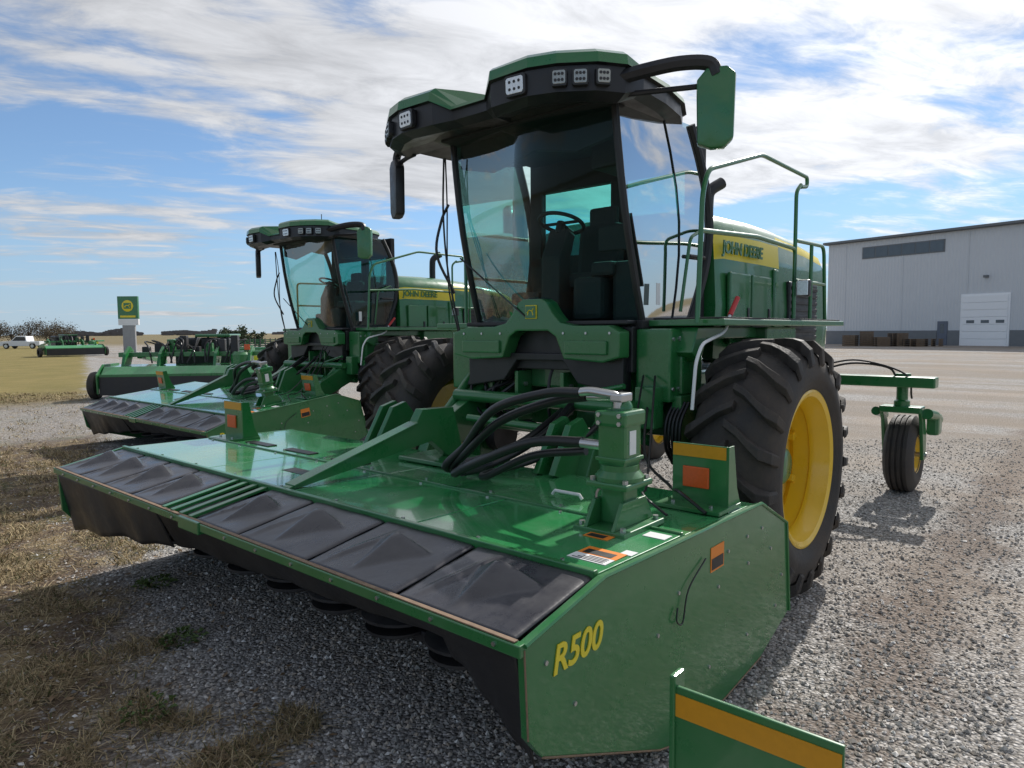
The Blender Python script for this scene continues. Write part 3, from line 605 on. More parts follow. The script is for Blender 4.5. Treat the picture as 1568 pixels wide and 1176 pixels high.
# ------------------------------------------------------------ pull-type mower
def build_pullmower(name,loc,rz):
    M=empty(name,loc,rz)
    prof=[(-1.0,0.35),(-1.05,0.75),(-0.7,1.02),(0.4,1.05),(0.7,0.8),(0.7,0.3)]
    prism(M,"hood",DECK,prof,'y',-2.4,2.4,0.02)
    for y in (-2.45,2.42): prism(M,"end_%d"%int(y),GREEN,[(-1.15,0.2),(-1.2,0.8),(-0.7,1.1),(0.5,1.1),(0.8,0.8),(0.8,0.2)],'y',y,y+0.04,0.01)
    box(M,"curtain",CURT,(-1.09,-1.06),(-2.4,2.4),(0.15,0.74),0.005)
    box(M,"hood_trim",GREEN,(-1.10,-1.04),(-2.4,2.4),(0.72,0.80),0.005)
    box(M,"beam",GREEN,(-0.1,0.1),(-2.2,2.2),(1.3,1.45),0.02)
    for k,y in enumerate((-1.9,-0.85,0.85,1.9)):
        prism(M,"frame_%d"%k,GREEN,[(-0.6,1.0),(0.0,1.05),(0.3,1.5),(0.0,1.65),(-0.4,1.4)],'y',y-0.04,y+0.05,0.01)
    box(M,"tongue",GREEN,(0.0,5.0),(-0.12,0.12),(1.3,1.45),0.02,rot=('Z',-0.9),piv=(0,0,1.4))
    box(M,"tongue_arm",GREEN,(0.0,3.5),(0.5,0.65),(1.4,1.52),0.02,rot=('Z',-0.75),piv=(0,0.6,1.5))
    for y in (-2.75,2.75):
        lathe(M,"wheel_tyre_%d"%int(y),RUB,[(0.22,-0.12),(0.36,-0.13),(0.42,-0.09),(0.44,0),(0.42,0.09),(0.36,0.13),(0.22,0.12)],(-0.5,y,0.43),28)
        lathe(M,"wheel_rim_%d"%int(y),YEL,[(0.23,-0.11),(0.2,-0.04),(0.06,-0.05),(0,-0.05)],(-0.5,y,0.43),20)
        box(M,"wheel_arm_%d"%int(y),GREEN,(-0.6,0.4),(y*0.94-0.05,y*0.94+0.05),(0.62,0.75),0.01,rot=('Y',0.3))
    box(M,"power_unit",BLK,(1.2,2.6),(-0.9,0.9),(0.9,1.9),0.08)
    box(M,"power_unit_roof",GREEN,(1.1,2.7),(-0.95,0.2),(1.92,2.02),0.04)
    for k,(x,y) in enumerate(((1.15,-0.9),(1.15,0.15),(2.6,-0.9),(2.6,0.15))): box(M,"post_%d"%k,BLK,(x,x+0.06),(y,y+0.06),(1.4,1.95),0.005)
    box(M,"side_arm_l",GREEN,(0.2,2.6),(1.6,1.75),(1.1,1.25),0.02,rot=('Y',0.12)); box(M,"side_arm_r",GREEN,(0.2,2.6),(-1.75,-1.6),(1.1,1.25),0.02,rot=('Y',0.12))
    L=[]
    r=random.Random(5)
    for i in range(16):
        y=r.uniform(-1.4,1.2); L.append(([(-0.2,y,1.1),(0.0,y+r.uniform(-.2,.2),1.5+r.random()*0.3),(0.5,y+r.uniform(-.4,.4),1.65+r.random()*0.25),(1.2,y*0.6,1.4)],0.025))
    multitube(M,"hoses",HOSE,L,seg=6,cat=6)
    for i in range(9): box(M,"valve_%d"%i,(GREEN,BLK,DSTEEL)[i%3],(-0.2+0.08*i,0.05+0.08*i),(-1.9+i*0.42,-1.68+i*0.42),(1.35,1.62+0.12*((i*7)%4)),0.03)
    box(M,"warning_sign",ORG,(-0.3,-0.28),(-1.9,-1.72),(1.5,1.68),0.005)
    box(M,"warning_sign_b",DYEL,(-0.25,-0.23),(-2.2,-2.0),(1.1,1.3),0.005)
    lathe(M,"gearbox",GREEN,[(0,0.4),(0.2,0.4),(0.3,0.3),(0.3,0),(0,0)],(-0.3,-1.6,1.05),20,'z')
    return M
pmw=build_pullmower("pull_type_mower",W2(22.5,-10.5),YAW+0.15)
copy_tree(pmw,"pull_type_mower.001",W2(64,-41),(0,0,YAW+0.9))

# ------------------------------------------------------------ ground
def sm(a,b,x):
    t=max(0,min(1,(x-a)/(b-a))); return t*t*(3-2*t)
def gz(x,y):
    return 0.55*sm(22,60,x-0.35*abs(y-5))
def make_ground():
    xs=sorted(set(list(np.linspace(-14,40,55))+list(np.linspace(40,140,26))+[-400,-150,-60,-30,250,500,900,1600]))
    ys=sorted(set(list(np.linspace(-50,60,56))+[-1600,-700,-300,-120,90,150,300,600,1000,1600]))
    V=[(x,y,gz(x,y)) for x in xs for y in ys]; ny=len(ys)
    Fc=[(i*ny+j,(i+1)*ny+j,(i+1)*ny+j+1,i*ny+j+1) for i in range(len(xs)-1) for j in range(ny-1)]
    m=bpy.data.materials.new("ground_mat"); nt,b=nodes(m); N=nt.nodes; Lk=nt.links
    b.inputs["Roughness"].default_value=0.95; b.inputs["Specular IOR Level"].default_value=0.2
    geo=N.new("ShaderNodeNewGeometry"); pos=geo.outputs["Position"]
    def math_(op,a,b_=None,c=None):
        n=N.new("ShaderNodeMath"); n.operation=op
        for i,v in enumerate((a,b_,c)):
            if v is None: continue
            if isinstance(v,(int,float)): n.inputs[i].default_value=v
            else: Lk.new(v,n.inputs[i])
        return n.outputs[0]
    def noise_(sc,det=3,rough=0.55,vec=None):
        n=N.new("ShaderNodeTexNoise"); n.inputs["Scale"].default_value=sc; n.inputs["Detail"].default_value=det; n.inputs["Roughness"].default_value=rough
        Lk.new(vec if vec else pos,n.inputs["Vector"]); return n.outputs["Fac"]
    def mr(v,a,b_,c=0,d=1):
        n=N.new("ShaderNodeMapRange"); n.inputs[1].default_value=a; n.inputs[2].default_value=b_; n.inputs[3].default_value=c; n.inputs[4].default_value=d
        n.interpolation_type='SMOOTHSTEP'; Lk.new(v,n.inputs[0]); return n.outputs[0]
    def mixc(f,a,b_,bt='MIX'):
        n=N.new("ShaderNodeMix"); n.data_type='RGBA'; n.blend_type=bt
        for k,v in (("Factor",f),("A",a),("B",b_)):
            if isinstance(v,(int,float)): n.inputs[k].default_value=v
            elif isinstance(v,tuple): n.inputs[k].default_value=(*v,1)
            else: Lk.new(v,n.inputs[k])
        return n.outputs["Result"]
    sep=N.new("ShaderNodeSeparateXYZ"); Lk.new(pos,sep.inputs[0]); X,Y=sep.outputs[0],sep.outputs[1]
    vor=N.new("ShaderNodeTexVoronoi"); vor.inputs["Scale"].default_value=46; Lk.new(pos,vor.inputs["Vector"])
    bw=N.new("ShaderNodeRGBToBW"); Lk.new(vor.outputs["Color"],bw.inputs[0])
    cell=bw.outputs[0]
    ramp=N.new("ShaderNodeValToRGB"); Lk.new(cell,ramp.inputs[0])
    cr=ramp.color_ramp; cr.elements[0].position=0.2; cr.elements[0].color=(0.21,0.20,0.19,1); cr.elements[1].position=0.85; cr.elements[1].color=(0.62,0.60,0.58,1)
    e=cr.elements.new(0.5); e.color=(0.40,0.38,0.355,1)
    dark=mr(vor.outputs["Distance"],0.25,0.8,1.0,0.55)
    grav=mixc(1.0,ramp.outputs[0],dark,'MULTIPLY')
    big=mr(noise_(0.35,4,0.6),0.40,0.66)
    tan=mixc(noise_(60,2),(0.24,0.19,0.15),(0.42,0.355,0.285))
    far=mr(math_('ADD',X,math_('MULTIPLY',Y,-0.3)),2.0,7)
    dirtf=math_('MULTIPLY',big,math_('ADD',math_('MULTIPLY',far,0.66),0.12))
    g1=mixc(dirtf,grav,tan)
    el_=math_('ADD',math_('ABSOLUTE',math_('ADD',Y,0.55)),math_('MULTIPLY',noise_(1.3,4,0.7),1.4))
    g1=mixc(math_('MULTIPLY',math_('MULTIPLY',mr(el_,1.15,0.75),mr(X,0.6,2.0)),0.65),g1,(0.15,0.11,0.085))
    lane=N.new("ShaderNodeMapping"); lane.inputs["Rotation"].default_value=(0,0,0.35); lane.inputs["Scale"].default_value=(0.55,0.05,1); Lk.new(pos,lane.inputs["Vector"])
    lanes=mr(noise_(1.0,3,0.6,lane.outputs[0]),0.40,0.62)
    yard=mr(math_('SUBTRACT',X,math_('MULTIPLY',Y,0.1)),8,14)
    g1=mixc(math_('MULTIPLY',math_('MULTIPLY',lanes,yard),0.7),g1,(0.24,0.20,0.16))
    line=math_('SUBTRACT',math_('ADD',math_('MULTIPLY',Y,0.31),-0.95),X)
    line=math_('ADD',line,math_('MULTIPLY',math_('SUBTRACT',noise_(0.9,5,0.7),0.5),2.4))
    gf=mr(line,-0.25,0.5)
    drv=math_('MULTIPLY',mr(Y,13,15),mr(Y,24,20))
    gf=math_('MULTIPLY',gf,math_('SUBTRACT',1.0,math_('MULTIPLY',drv,0.7)))
    gf=math_('MULTIPLY',gf,mr(X,-12,-8))
    soil=mixc(noise_(9,5,0.75),(0.04,0.028,0.018),(0.17,0.12,0.08))
    straw=mixc(noise_(32,4,0.75),(0.06,0.045,0.025),(0.36,0.27,0.15))
    gr=mixc(mr(noise_(2.2,5,0.65),0.46,0.62),soil,straw)
    gr=mixc(math_('MULTIPLY',mr(noise_(0.8,3),0.52,0.66),0.6),gr,(0.075,0.085,0.022))
    gr=mixc(math_('MULTIPLY',mr(noise_(18,3,0.7),0.56,0.64),0.6),gr,grav)
    lawnf=mr(Y,18,30)
    gr=mixc(math_('MULTIPLY',lawnf,0.85),gr,mixc(noise_(0.5,4),(0.13,0.125,0.03),(0.34,0.26,0.10)))
    colr=mixc(gf,g1,gr)
    dist=N.new("ShaderNodeVectorMath"); dist.operation='LENGTH'; Lk.new(pos,dist.inputs[0])
    ff=mr(dist.outputs["Value"],110,170)
    colr=mixc(ff,colr,mixc(noise_(0.01,2),(0.22,0.16,0.09),(0.15,0.14,0.07)))
    Lk.new(colr,b.inputs["Base Color"])
    hh=math_('ADD',math_('MULTIPLY',vor.outputs["Distance"],-1.0),math_('MULTIPLY',noise_(22,4,0.7),0.8))
    bp=N.new("ShaderNodeBump"); bp.inputs["Strength"].default_value=0.85; bp.inputs["Distance"].default_value=0.018
    Lk.new(hh,bp.inputs["Height"]); Lk.new(bp.outputs[0],b.inputs["Normal"])
    mk(None,"ground",m,V,Fc,smooth=True)
make_ground()

def gravel():
    base=np.array([(1,0,0),(-1,0,0),(0,1,0),(0,-1,0),(0,0,1),(0,0,-1)],float)
    fc=np.array([(0,2,4),(2,1,4),(1,3,4),(3,0,4),(2,0,5),(1,2,5),(3,1,5),(0,3,5)])
    P=[]
    rr=np.random.RandomState(11)
    while len(P)<60000:
        d=1.6+11*rr.rand()**1.4; a=rr.uniform(-0.76,0.76)
        x=CAM.x+fw.x*d+rt.x*d*a; y=CAM.y+fw.y*d+rt.y*d*a
        nz=noise.noise(Vector((x*0.9,y*0.9,0)))*1.2
        if 0.31*y-0.95-x+nz>0.0 and rr.rand()<0.88: continue
        P.append((x,y))
    P=np.array(P); n=len(P)
    s=0.0055+0.013*rr.rand(n)**2.5
    sc=np.stack([s*rr.uniform(0.8,1.5,n),s*rr.uniform(0.7,1.2,n),s*rr.uniform(0.5,0.9,n)],1)
    V=base[None]*sc[:,None,:]*rr.uniform(0.75,1.2,(n,6,1))
    V+=rr.uniform(-0.2,0.2,(n,6,3))*s[:,None,None]
    ang=rr.uniform(0,6.28,n); c,si=np.cos(ang),np.sin(ang)
    x=V[:,:,0]*c[:,None]-V[:,:,1]*si[:,None]; y=V[:,:,0]*si[:,None]+V[:,:,1]*c[:,None]
    V[:,:,0]=x+P[:,0:1]; V[:,:,1]=y+P[:,1:2]; V[:,:,2]+=(s*0.35)[:,None]
    F=(fc[None]+6*np.arange(n)[:,None,None]).reshape(-1,3)
    m=bpy.data.materials.new("gravel_stone"); nt,b=nodes(m); b.inputs["Roughness"].default_value=0.9
    g=nt.nodes.new("ShaderNodeNewGeometry"); r=nt.nodes.new("ShaderNodeValToRGB")
    nt.links.new(g.outputs["Random Per Island"],r.inputs[0]); cr=r.color_ramp
    cr.elements[0].color=(0.18,0.17,0.16,1); cr.elements[1].color=(0.74,0.72,0.69,1); e=cr.elements.new(0.5); e.color=(0.42,0.40,0.37,1); e=cr.elements.new(0.75); e.color=(0.42,0.35,0.28,1)
    nt.links.new(r.outputs[0],b.inputs["Base Color"])
    me=bpy.data.meshes.new("gravel"); me.from_pydata(V.reshape(-1,3).tolist(),[],F.tolist()); me.materials.append(m)
    COL.objects.link(bpy.data.objects.new("gravel",me))
gravel()

def grass():
    rr=np.random.RandomState(4); V=[];F=[]
    k=0; tries=0
    while k<36000 and tries<300000:
        tries+=1
        d=2.0+22*rr.rand()**1.6; a=rr.uniform(-0.80,-0.2)
        x=CAM.x+fw.x*d+rt.x*d*a; y=CAM.y+fw.y*d+rt.y*d*a
        nz=noise.noise(Vector((x*0.9,y*0.9,0)))*1.2
        v=0.31*y-0.95-x+nz
        if v<0.1: continue
        cl=noise.noise(Vector((x*2.3,y*2.3,5)))
        if cl<0.05 and rr.rand()<0.85: continue
        if 13<y<23 and rr.rand()<0.8: continue
        flat=0.35 if rr.rand()<0.7 else 1.0
        h=(0.018+0.045*rr.rand())*(1+1.0*max(0,cl)); an=rr.uniform(0,6.28); w=0.002+0.001*d*0.4
        lx,ly=rr.uniform(-1.4,1.4,2)*h*(1.7 if flat<1 else 0.8)
        c,s=math.cos(an)*w,math.sin(an)*w
        b=len(V)
        V+= [(x-c,y-s,0),(x+c,y+s,0),(x+lx*.5+c*.7,y+ly*.5+s*.7,h*.65*flat),(x+lx*.5-c*.7,y+ly*.5-s*.7,h*.65*flat),(x+lx,y+ly,h*0.9*flat)]
        F+= [(b,b+1,b+2,b+3),(b+3,b+2,b+4)]; k+=1
    m=bpy.data.materials.new("dry_grass"); nt,b=nodes(m); b.inputs["Roughness"].default_value=0.8
    g=nt.nodes.new("ShaderNodeNewGeometry"); r=nt.nodes.new("ShaderNodeValToRGB")
    nt.links.new(g.outputs["Random Per Island"],r.inputs[0]); cr=r.color_ramp
    cr.elements[0].color=(0.06,0.085,0.018,1); cr.elements[1].color=(0.46,0.36,0.20,1); e=cr.elements.new(0.22); e.color=(0.18,0.125,0.065,1)
    nt.links.new(r.outputs[0],b.inputs["Base Color"])
    me=bpy.data.meshes.new("dry_grass"); me.from_pydata(V,[],F); me.materials.append(m)
    COL.objects.link(bpy.data.objects.new("dry_grass",me))
    V=[];F=[]
    for cxw,cyw,n_ in ((0.15,3.1,120),(-0.35,2.35,60),(0.45,4.3,120),(-0.95,1.6,70),(1.2,7.2,80)):
        for i in range(n_):
            a=rr.uniform(0,6.28); rad=0.13*rr.rand()**0.5; x=cxw+rad*math.cos(a); y=cyw+rad*math.sin(a)
            l=rr.uniform(0.02,0.05); w=l*0.35; dx,dy=math.cos(a+rr.uniform(-.8,.8)),math.sin(a+rr.uniform(-.8,.8)); z=rr.uniform(0.005,0.04)
            b=len(V); V+=[(x,y,z),(x+dx*l*.5-dy*w,y+dy*l*.5+dx*w,z+l*.5),(x+dx*l,y+dy*l,z+l*.25),(x+dx*l*.5+dy*w,y+dy*l*.5-dx*w,z+l*.45)]; F.append((b,b+1,b+2,b+3))
    mk(None,"green_weeds",pm("weed_green",(0.075,0.12,0.025),0.7,var=0.4,vscale=30),V,F)
    V=[];F=[]
    for i in range(900):
        d=2.0+9*rr.rand(); a=rr.uniform(-0.76,0.05); x=CAM.x+fw.x*d+rt.x*d*a; y=CAM.y+fw.y*d+rt.y*d*a
        if 0.31*y-0.95-x<-0.7: continue
        s=rr.uniform(0.012,0.032); an=rr.uniform(0,6.28); c,si=math.cos(an)*s,math.sin(an)*s; z=0.012
        b=len(V); V+=[(x-c,y-si,z),(x+si*.5,y-c*.5,z+rr.uniform(0,.015)),(x+c,y+si,z+rr.uniform(0,.02)),(x-si*.5,y+c*.5,z+rr.uniform(0,.015))]; F.append((b,b+1,b+2,b+3))
    mk(None,"dead_leaves",pm("leaf_brown",(0.20,0.13,0.07),0.8,var=0.6,vscale=20),V,F)
grass()

# ------------------------------------------------------------ warehouse
def build_warehouse():
    WM=pm("corrugated_wall",(0.58,0.60,0.62),0.5,var=0.05,vscale=0.5)
    nt=WM.node_tree; b=nt.nodes["Principled BSDF"]
    tc=nt.nodes.new("ShaderNodeTexCoord"); wv=nt.nodes.new("ShaderNodeTexWave"); wv.inputs["Scale"].default_value=1.1; wv.bands_direction='X'
    nt.links.new(tc.outputs["Object"],wv.inputs["Vector"]); bp=nt.nodes.new("ShaderNodeBump"); bp.inputs["Strength"].default_value=0.5; bp.inputs["Distance"].default_value=0.05
    nt.links.new(wv.outputs["Fac"],bp.inputs["Height"]); nt.links.new(bp.outputs[0],b.inputs["Normal"])
    WA=pm("wainscot",(0.17,0.18,0.19),0.7,var=0.1); TR=pm("roof_trim",(0.14,0.15,0.16),0.5); WN=pm("window_dark",(0.10,0.12,0.14),0.15)
    P1=Vector(W2(69,31.6)); P2=Vector(W2(55,41)); d=(P2-P1).normalized()
    B=empty("metal_warehouse",(P1.x,P1.y,0.5)); B.rotation_euler=(0,0,math.atan2(d.y,d.x))
    L=46; D=34; H=9.8
    def bx(n,m,x,y,z,bv=0.0): return box(B,n,m,x,y,z,bv)
    bx("walls",WM,(0,L),(0,D),(-0.6,H))
    prism(B,"roof",TR,[(-0.35,H+0.003),(D+0.35,H+0.003),(D+0.35,H+0.25),(D/2,H+2.0),(-0.35,H+0.25)],'x',-0.3,L+0.3)
    bx("gutter",TR,(-0.3,L+0.3),(-0.55,-0.36),(H+0.05,H+0.25))
    bx("wainscot_left",WA,(-0.02,10.35),(-0.06,-0.003),(-0.6,1.35)); bx("wainscot_mid",WA,(11.25,12.15),(-0.06,-0.003),(-0.6,1.35)); bx("wainscot_right",WA,(15.9,L),(-0.06,-0.003),(-0.6,1.35))
    DOOR=pm("roll_door",(0.85,0.86,0.87),0.4,var=0.03); GR=pm("door_grey",(0.12,0.14,0.18),0.5)
    bx("overhead_door_frame",DOOR,(12.2,15.85),(-0.08,-0.004),(0,4.4))
    for k in range(7): bx("overhead_door_panel_%d"%k,DOOR,(12.35,15.7),(-0.14,-0.085),(0.02+k*0.61,0.60+k*0.61),0.02)
    for k in range(3): bx("overhead_door_window_%d"%k,WN,(12.7+k*1.1,13.3+k*1.1),(-0.155,-0.142),(1.95,2.2))
    bx("man_door",GR,(10.4,11.2),(-0.1,-0.004),(0,2.15)); bx("man_door_glass",WN,(10.65,10.95),(-0.115,-0.102),(1.1,1.9))
    bx("clerestory_frame",TR,(3.45,10.75),(-0.06,-0.004),(8.15,9.25))
    for k in range(6): bx("clerestory_%d"%k,WN,(3.55+k*1.2,4.65+k*1.2),(-0.08,-0.062),(8.25,9.15))
    bx("wall_lamp",TR,(13.9,14.2),(-0.35,-0.004),(5.7,5.9))
    for k in range(8): bx("wall_seam_%d"%k,WM,(1.8+k*5.4,1.86+k*5.4),(-0.03,-0.003),(1.36,H-0.02 if not(3.4<1.8+k*5.4<10.8) else 8.1))
    return B
build_warehouse()
WOOD=pm("pallet_wood",(0.16,0.11,0.07),0.85,var=0.4,vscale=5)
def pallets(name,f,r,n,ang):
    x,y,_=W2(f,r); S=empty(name,(x,y,gz(x,y)),ang)
    for k in range(n):
        for j in range(5): box(S,"slat_%d_%d"%(k,j),WOOD,(-0.6,0.6),(-0.5+j*0.22,-0.36+j*0.22),(0.12+k*0.16,0.14+k*0.16),0)
        for j in range(3): box(S,"stringer_%d_%d"%(k,j),WOOD,(-0.6+j*0.55,-0.5+j*0.55),(-0.5,0.52),(k*0.16,0.118+k*0.16),0)
for i,(f,r,n) in enumerate(((60,29.6,6),(60,31.0,8),(58,31.2,5),(58,32.6,7),(57,33.4,4),(57,35.0,4))): pallets("pallet_stack" if i==0 else "pallet_stack.%03d"%i,f,r,n,0.3*i)

# ------------------------------------------------------------ dealership sign
SG=empty("dealership_pylon_sign",W2(72,-40.0),YAW)
box(SG,"panel",GREEN,(-0.15,0.15),(-1.05,1.05),(3.6,5.95),0.03)
box(SG,"panel_lower",WHITE,(-0.14,0.14),(-1.05,1.05),(2.95,3.58),0.02)
box(SG,"base",pm("sign_base",(0.3,0.3,0.3),0.7),(-0.12,0.12),(-0.65,0.65),(0,2.94),0.02)
lathe(SG,"emblem",DYEL,[(0.0,-0.02),(0.55,-0.02),(0.6,0.0)],(-0.16,0,4.95),24,'x')
box(SG,"emblem_field",GREEN,(-0.195,-0.183),(-0.38,0.38),(4.65,5.25),0.01)
multitube(SG,"emblem_deer",DYEL,[([(-0.2,0.3,4.85),(-0.2,0.1,5.0),(-0.2,-0.15,4.97),(-0.2,-0.28,5.15)],0.045),([(-0.2,0.15,4.97),(-0.2,0.25,4.72)],0.03),([(-0.2,-0.15,4.97),(-0.2,-0.25,4.72)],0.03)],seg=5)
box(SG,"sign_text_bar",DYEL,(-0.165,-0.152),(-0.8,0.8),(3.75,3.95),0)

CARW=pm("car_white",(0.75,0.76,0.78),0.25,coat=0.6,var=0.02); CGL=pm("car_glass",(0.03,0.035,0.04),0.08)
def pickup(name,loc,rz,mat):
    T=empty(name,loc,rz)
    prism(T,"body",mat,[(-2.9,0.45),(-2.9,1.05),(-1.0,1.08),(-0.8,1.12),(1.3,1.15),(2.7,1.05),(2.9,0.8),(2.9,0.45),(2.4,0.42),(2.3,0.75),(1.6,0.75),(1.5,0.40),(-1.4,0.40),(-1.5,0.75),(-2.2,0.75),(-2.35,0.45)],'y',-0.95,0.95,0.04)
    prism(T,"cabin",mat,[(-1.0,1.05),(-0.85,1.80),(0.55,1.84),(1.35,1.12)],'y',-0.82,0.82,0.05)
    for s in (-1,1): prism(T,"side_window_%d"%s,CGL,[(-0.85,1.15),(-0.75,1.70),(0.5,1.73),(1.1,1.16)],'y',s*0.825-0.004,s*0.825+0.004)
    for x in (-1.85,1.95):
        for s in (-1,1):
            lathe(T,"tyre_%d_%d"%(int(x),s),RUB,[(0.0,-0.12),(0.38,-0.12),(0.4,0),(0.38,0.12),(0,0.12)],(x,s*0.85,0.39),20)
            lathe(T,"hub_%d_%d"%(int(x),s),STEEL,[(0.0,s*0.125),(0.24,s*0.125)],(x,s*0.85,0.39),16)
pickup("parked_pickup_truck",W2(100,-71.0),YAW+math.pi/2,CARW)

# ------------------------------------------------------------ trees / shrubs
LEAF=pm("foliage",(0.10,0.08,0.05),0.9,var=0.6,vscale=2.0); BARK=pm("bark",(0.12,0.10,0.08),0.9)
SHR=pm("evergreen_foliage",(0.055,0.075,0.035),0.9,var=0.5,vscale=2)
def tree(name,loc,h,cr,mat,seed,nl=1500,ls=0.022):
    r=random.Random(seed); T=empty(name,loc)
    L=[([(0,0,0),(0.05*h*r.uniform(-1,1),0.03*h,h*0.35),(0,0,h*0.8)],[0.04*h,0.03*h,0.008*h])]
    tips=[]
    for i in range(16):
        a=r.uniform(0,6.28); z0=h*r.uniform(0.15,0.5); e=Vector((math.cos(a)*cr*r.uniform(.3,1),math.sin(a)*cr*r.uniform(.3,1),h*r.uniform(0.40,0.96)))
        m=Vector((e.x*0.4,e.y*0.4,z0+(e.z-z0)*0.6)); L.append(([(0,0,z0),m,e],[0.014*h,0.009*h,0.003*h])); tips+=[e,m*0.5+e*0.5]
    multitube(T,"trunk_and_limbs",BARK,L,seg=5)
    V=[];F=[]
    for i in range(nl):
        t=r.choice(tips); p=t+Vector([r.gauss(0,cr*0.20) for _ in range(3)])
        if p.z<h*0.08: continue
        s=h*ls*r.uniform(0.6,1.5); a=Vector([r.uniform(-1,1) for _ in range(3)]).normalized()*s; c=Vector([r.uniform(-1,1) for _ in range(3)]).normalized()*s
        b=len(V); V+=[p-a,p+c,p+a,p-c]; F.append((b,b+1,b+2,b+3))
    mk(T,"foliage",mat,V,F)
for i,(f,r,h) in enumerate(((150,-112,4.6),(150,-109,4.0),(150,-105.5,4.8),(155,-104,4.2),(160,-105,5.2),(150,-98,2.8),(150,-101.5,3.5))):
    tree("deciduous_tree" if i==0 else "deciduous_tree.%03d"%i,W2(f,r),h,h*0.6,LEAF,i)
for i,(f,r,h) in enumerate(((75,-31.2,2.9),(75,-30.0,2.3),(75,-29.0,2.7),(76,-28,2.1))):
    tree("evergreen_shrub" if i==0 else "evergreen_shrub.%03d"%i,W2(f,r),h,h*0.30,SHR,20+i,1300,0.035)
def treeline():
    r=random.Random(9); V=[];F=[]
    for i in range(14000):
        a=r.uniform(-0.85,1.2); d=620+r.uniform(0,60)
        q=noise.noise(Vector((a*9,2,1)))
        if q<-0.12: continue
        hh=1.5+6.5*max(0,noise.noise(Vector((a*22,0,3)))+0.25)
        x,y,_=W2(d,d*a); z=r.uniform(0,hh); s=r.uniform(0.7,1.6)
        b=len(V); V+=[(x-s,y+s,z),(x+s,y-s,z+r.uniform(-.3,.3)),(x+s*0.6,y-s*0.6,z+s),(x-s*0.6,y+s*0.6,z+s*1.1)]; F.append((b,b+1,b+2,b+3))
    mk(None,"distant_treeline",pm("distant_foliage",(0.14,0.13,0.13),0.9,var=0.3),V,F)
treeline()
TI=empty("tillage_implement",W2(58,-21.5),YAW)
for k in range(5): box(TI,"bar_%d"%k,GREEN,(-0.6+0.3*k,-0.5+0.3*k),(-1.8,1.8),(0.8+0.15*k,0.9+0.15*k),0)
for k in range(9): box(TI,"shank_%d"%k,DSTEEL,(-0.5,-0.4),(-1.75+k*0.43,-1.68+k*0.43),(0,1.6),0)
for s in (-1.3,1.3): lathe(TI,"wheel_%d"%int(s*10),RUB,[(0,-0.12),(0.4,-0.12),(0.42,0),(0.4,0.12),(0,0.12)],(0.6,s,0.42),20)
BR=empty("traffic_barrel",W2(60,-26.2)); lathe(BR,"barrel",ORG,[(0.32,0),(0.30,0.3),(0.28,0.6),(0.24,1.1),(0,1.1)],(0,0,0),16,'z'); lathe(BR,"white_band",WHITE,[(0.305,0.4),(0.295,0.6)],(0,0,0),16,'z')

# ------------------------------------------------------------ light and sky
az=math.radians(7); el=math.radians(36)
sd=Vector((math.cos(el)*math.cos(az),math.cos(el)*math.sin(az),math.sin(el)))
sl=bpy.data.lights.new("sun",'SUN'); sl.energy=5.0; sl.angle=math.radians(0.55); sl.color=(1,0.96,0.90)
so=bpy.data.objects.new("sun",sl); COL.objects.link(so); so.rotation_euler=sd.to_track_quat('Z','Y').to_euler()
wd=bpy.data.worlds.new("World"); scene.world=wd; wd.use_nodes=True; nt=wd.node_tree; N=nt.nodes; Lk=nt.links
bg=N["Background"]; bg.inputs["Strength"].default_value=0.12
sky=N.new("ShaderNodeTexSky"); sky.sky_type='NISHITA'; sky.sun_disc=False; sky.sun_elevation=el; sky.sun_rotation=math.pi/2-az; sky.altitude=300; sky.air_density=0.95; sky.dust_density=0.1; sky.ozone_density=2.6
tc=N.new("ShaderNodeTexCoord"); sp=N.new("ShaderNodeSeparateXYZ"); Lk.new(tc.outputs["Generated"],sp.inputs[0])
def M(op,a,b=None,clamp=False):
    n=N.new("ShaderNodeMath"); n.operation=op; n.use_clamp=clamp
    for i,v in enumerate((a,b)):
        if v is None: continue
        if isinstance(v,(int,float)): n.inputs[i].default_value=v
        else: Lk.new(v,n.inputs[i])
    return n.outputs[0]
zz=M('ADD',M('MAXIMUM',sp.outputs[2],0.0),0.10)
u=M('DIVIDE',sp.outputs[0],zz); v=M('DIVIDE',sp.outputs[1],zz)
ca,sa=math.cos(YAW+0.35),math.sin(YAW+0.35)
uf=M('ADD',M('MULTIPLY',u,ca),M('MULTIPLY',v,sa)); ur=M('SUBTRACT',M('MULTIPLY',u,sa),M('MULTIPLY',v,ca))
cb=N.new("ShaderNodeCombineXYZ"); Lk.new(M('MULTIPLY',uf,1.0),cb.inputs[0]); Lk.new(M('MULTIPLY',ur,0.48),cb.inputs[1])
def NZ(sc,det,rough,dist,off):
    mp=N.new("ShaderNodeMapping"); mp.inputs["Location"].default_value=off; Lk.new(cb.outputs[0],mp.inputs["Vector"])
    n=N.new("ShaderNodeTexNoise"); n.inputs["Scale"].default_value=sc; n.inputs["Detail"].default_value=det; n.inputs["Roughness"].default_value=rough; n.inputs["Distortion"].default_value=dist
    Lk.new(mp.outputs[0],n.inputs["Vector"]); return n.outputs["Fac"]
n1=NZ(1.15,6,0.56,0.4,(3.1,1.7,0)); n2=NZ(5.0,6,0.64,0.5,(0,5,2))
dn=M('ADD',M('MULTIPLY',n1,0.68),M('MULTIPLY',n2,0.32))
dot=N.new("ShaderNodeVectorMath"); dot.operation='DOT_PRODUCT'; Lk.new(tc.outputs["Generated"],dot.inputs[0]); dot.inputs[1].default_value=sd
dt=M('MAXIMUM',dot.outputs["Value"],0.0)
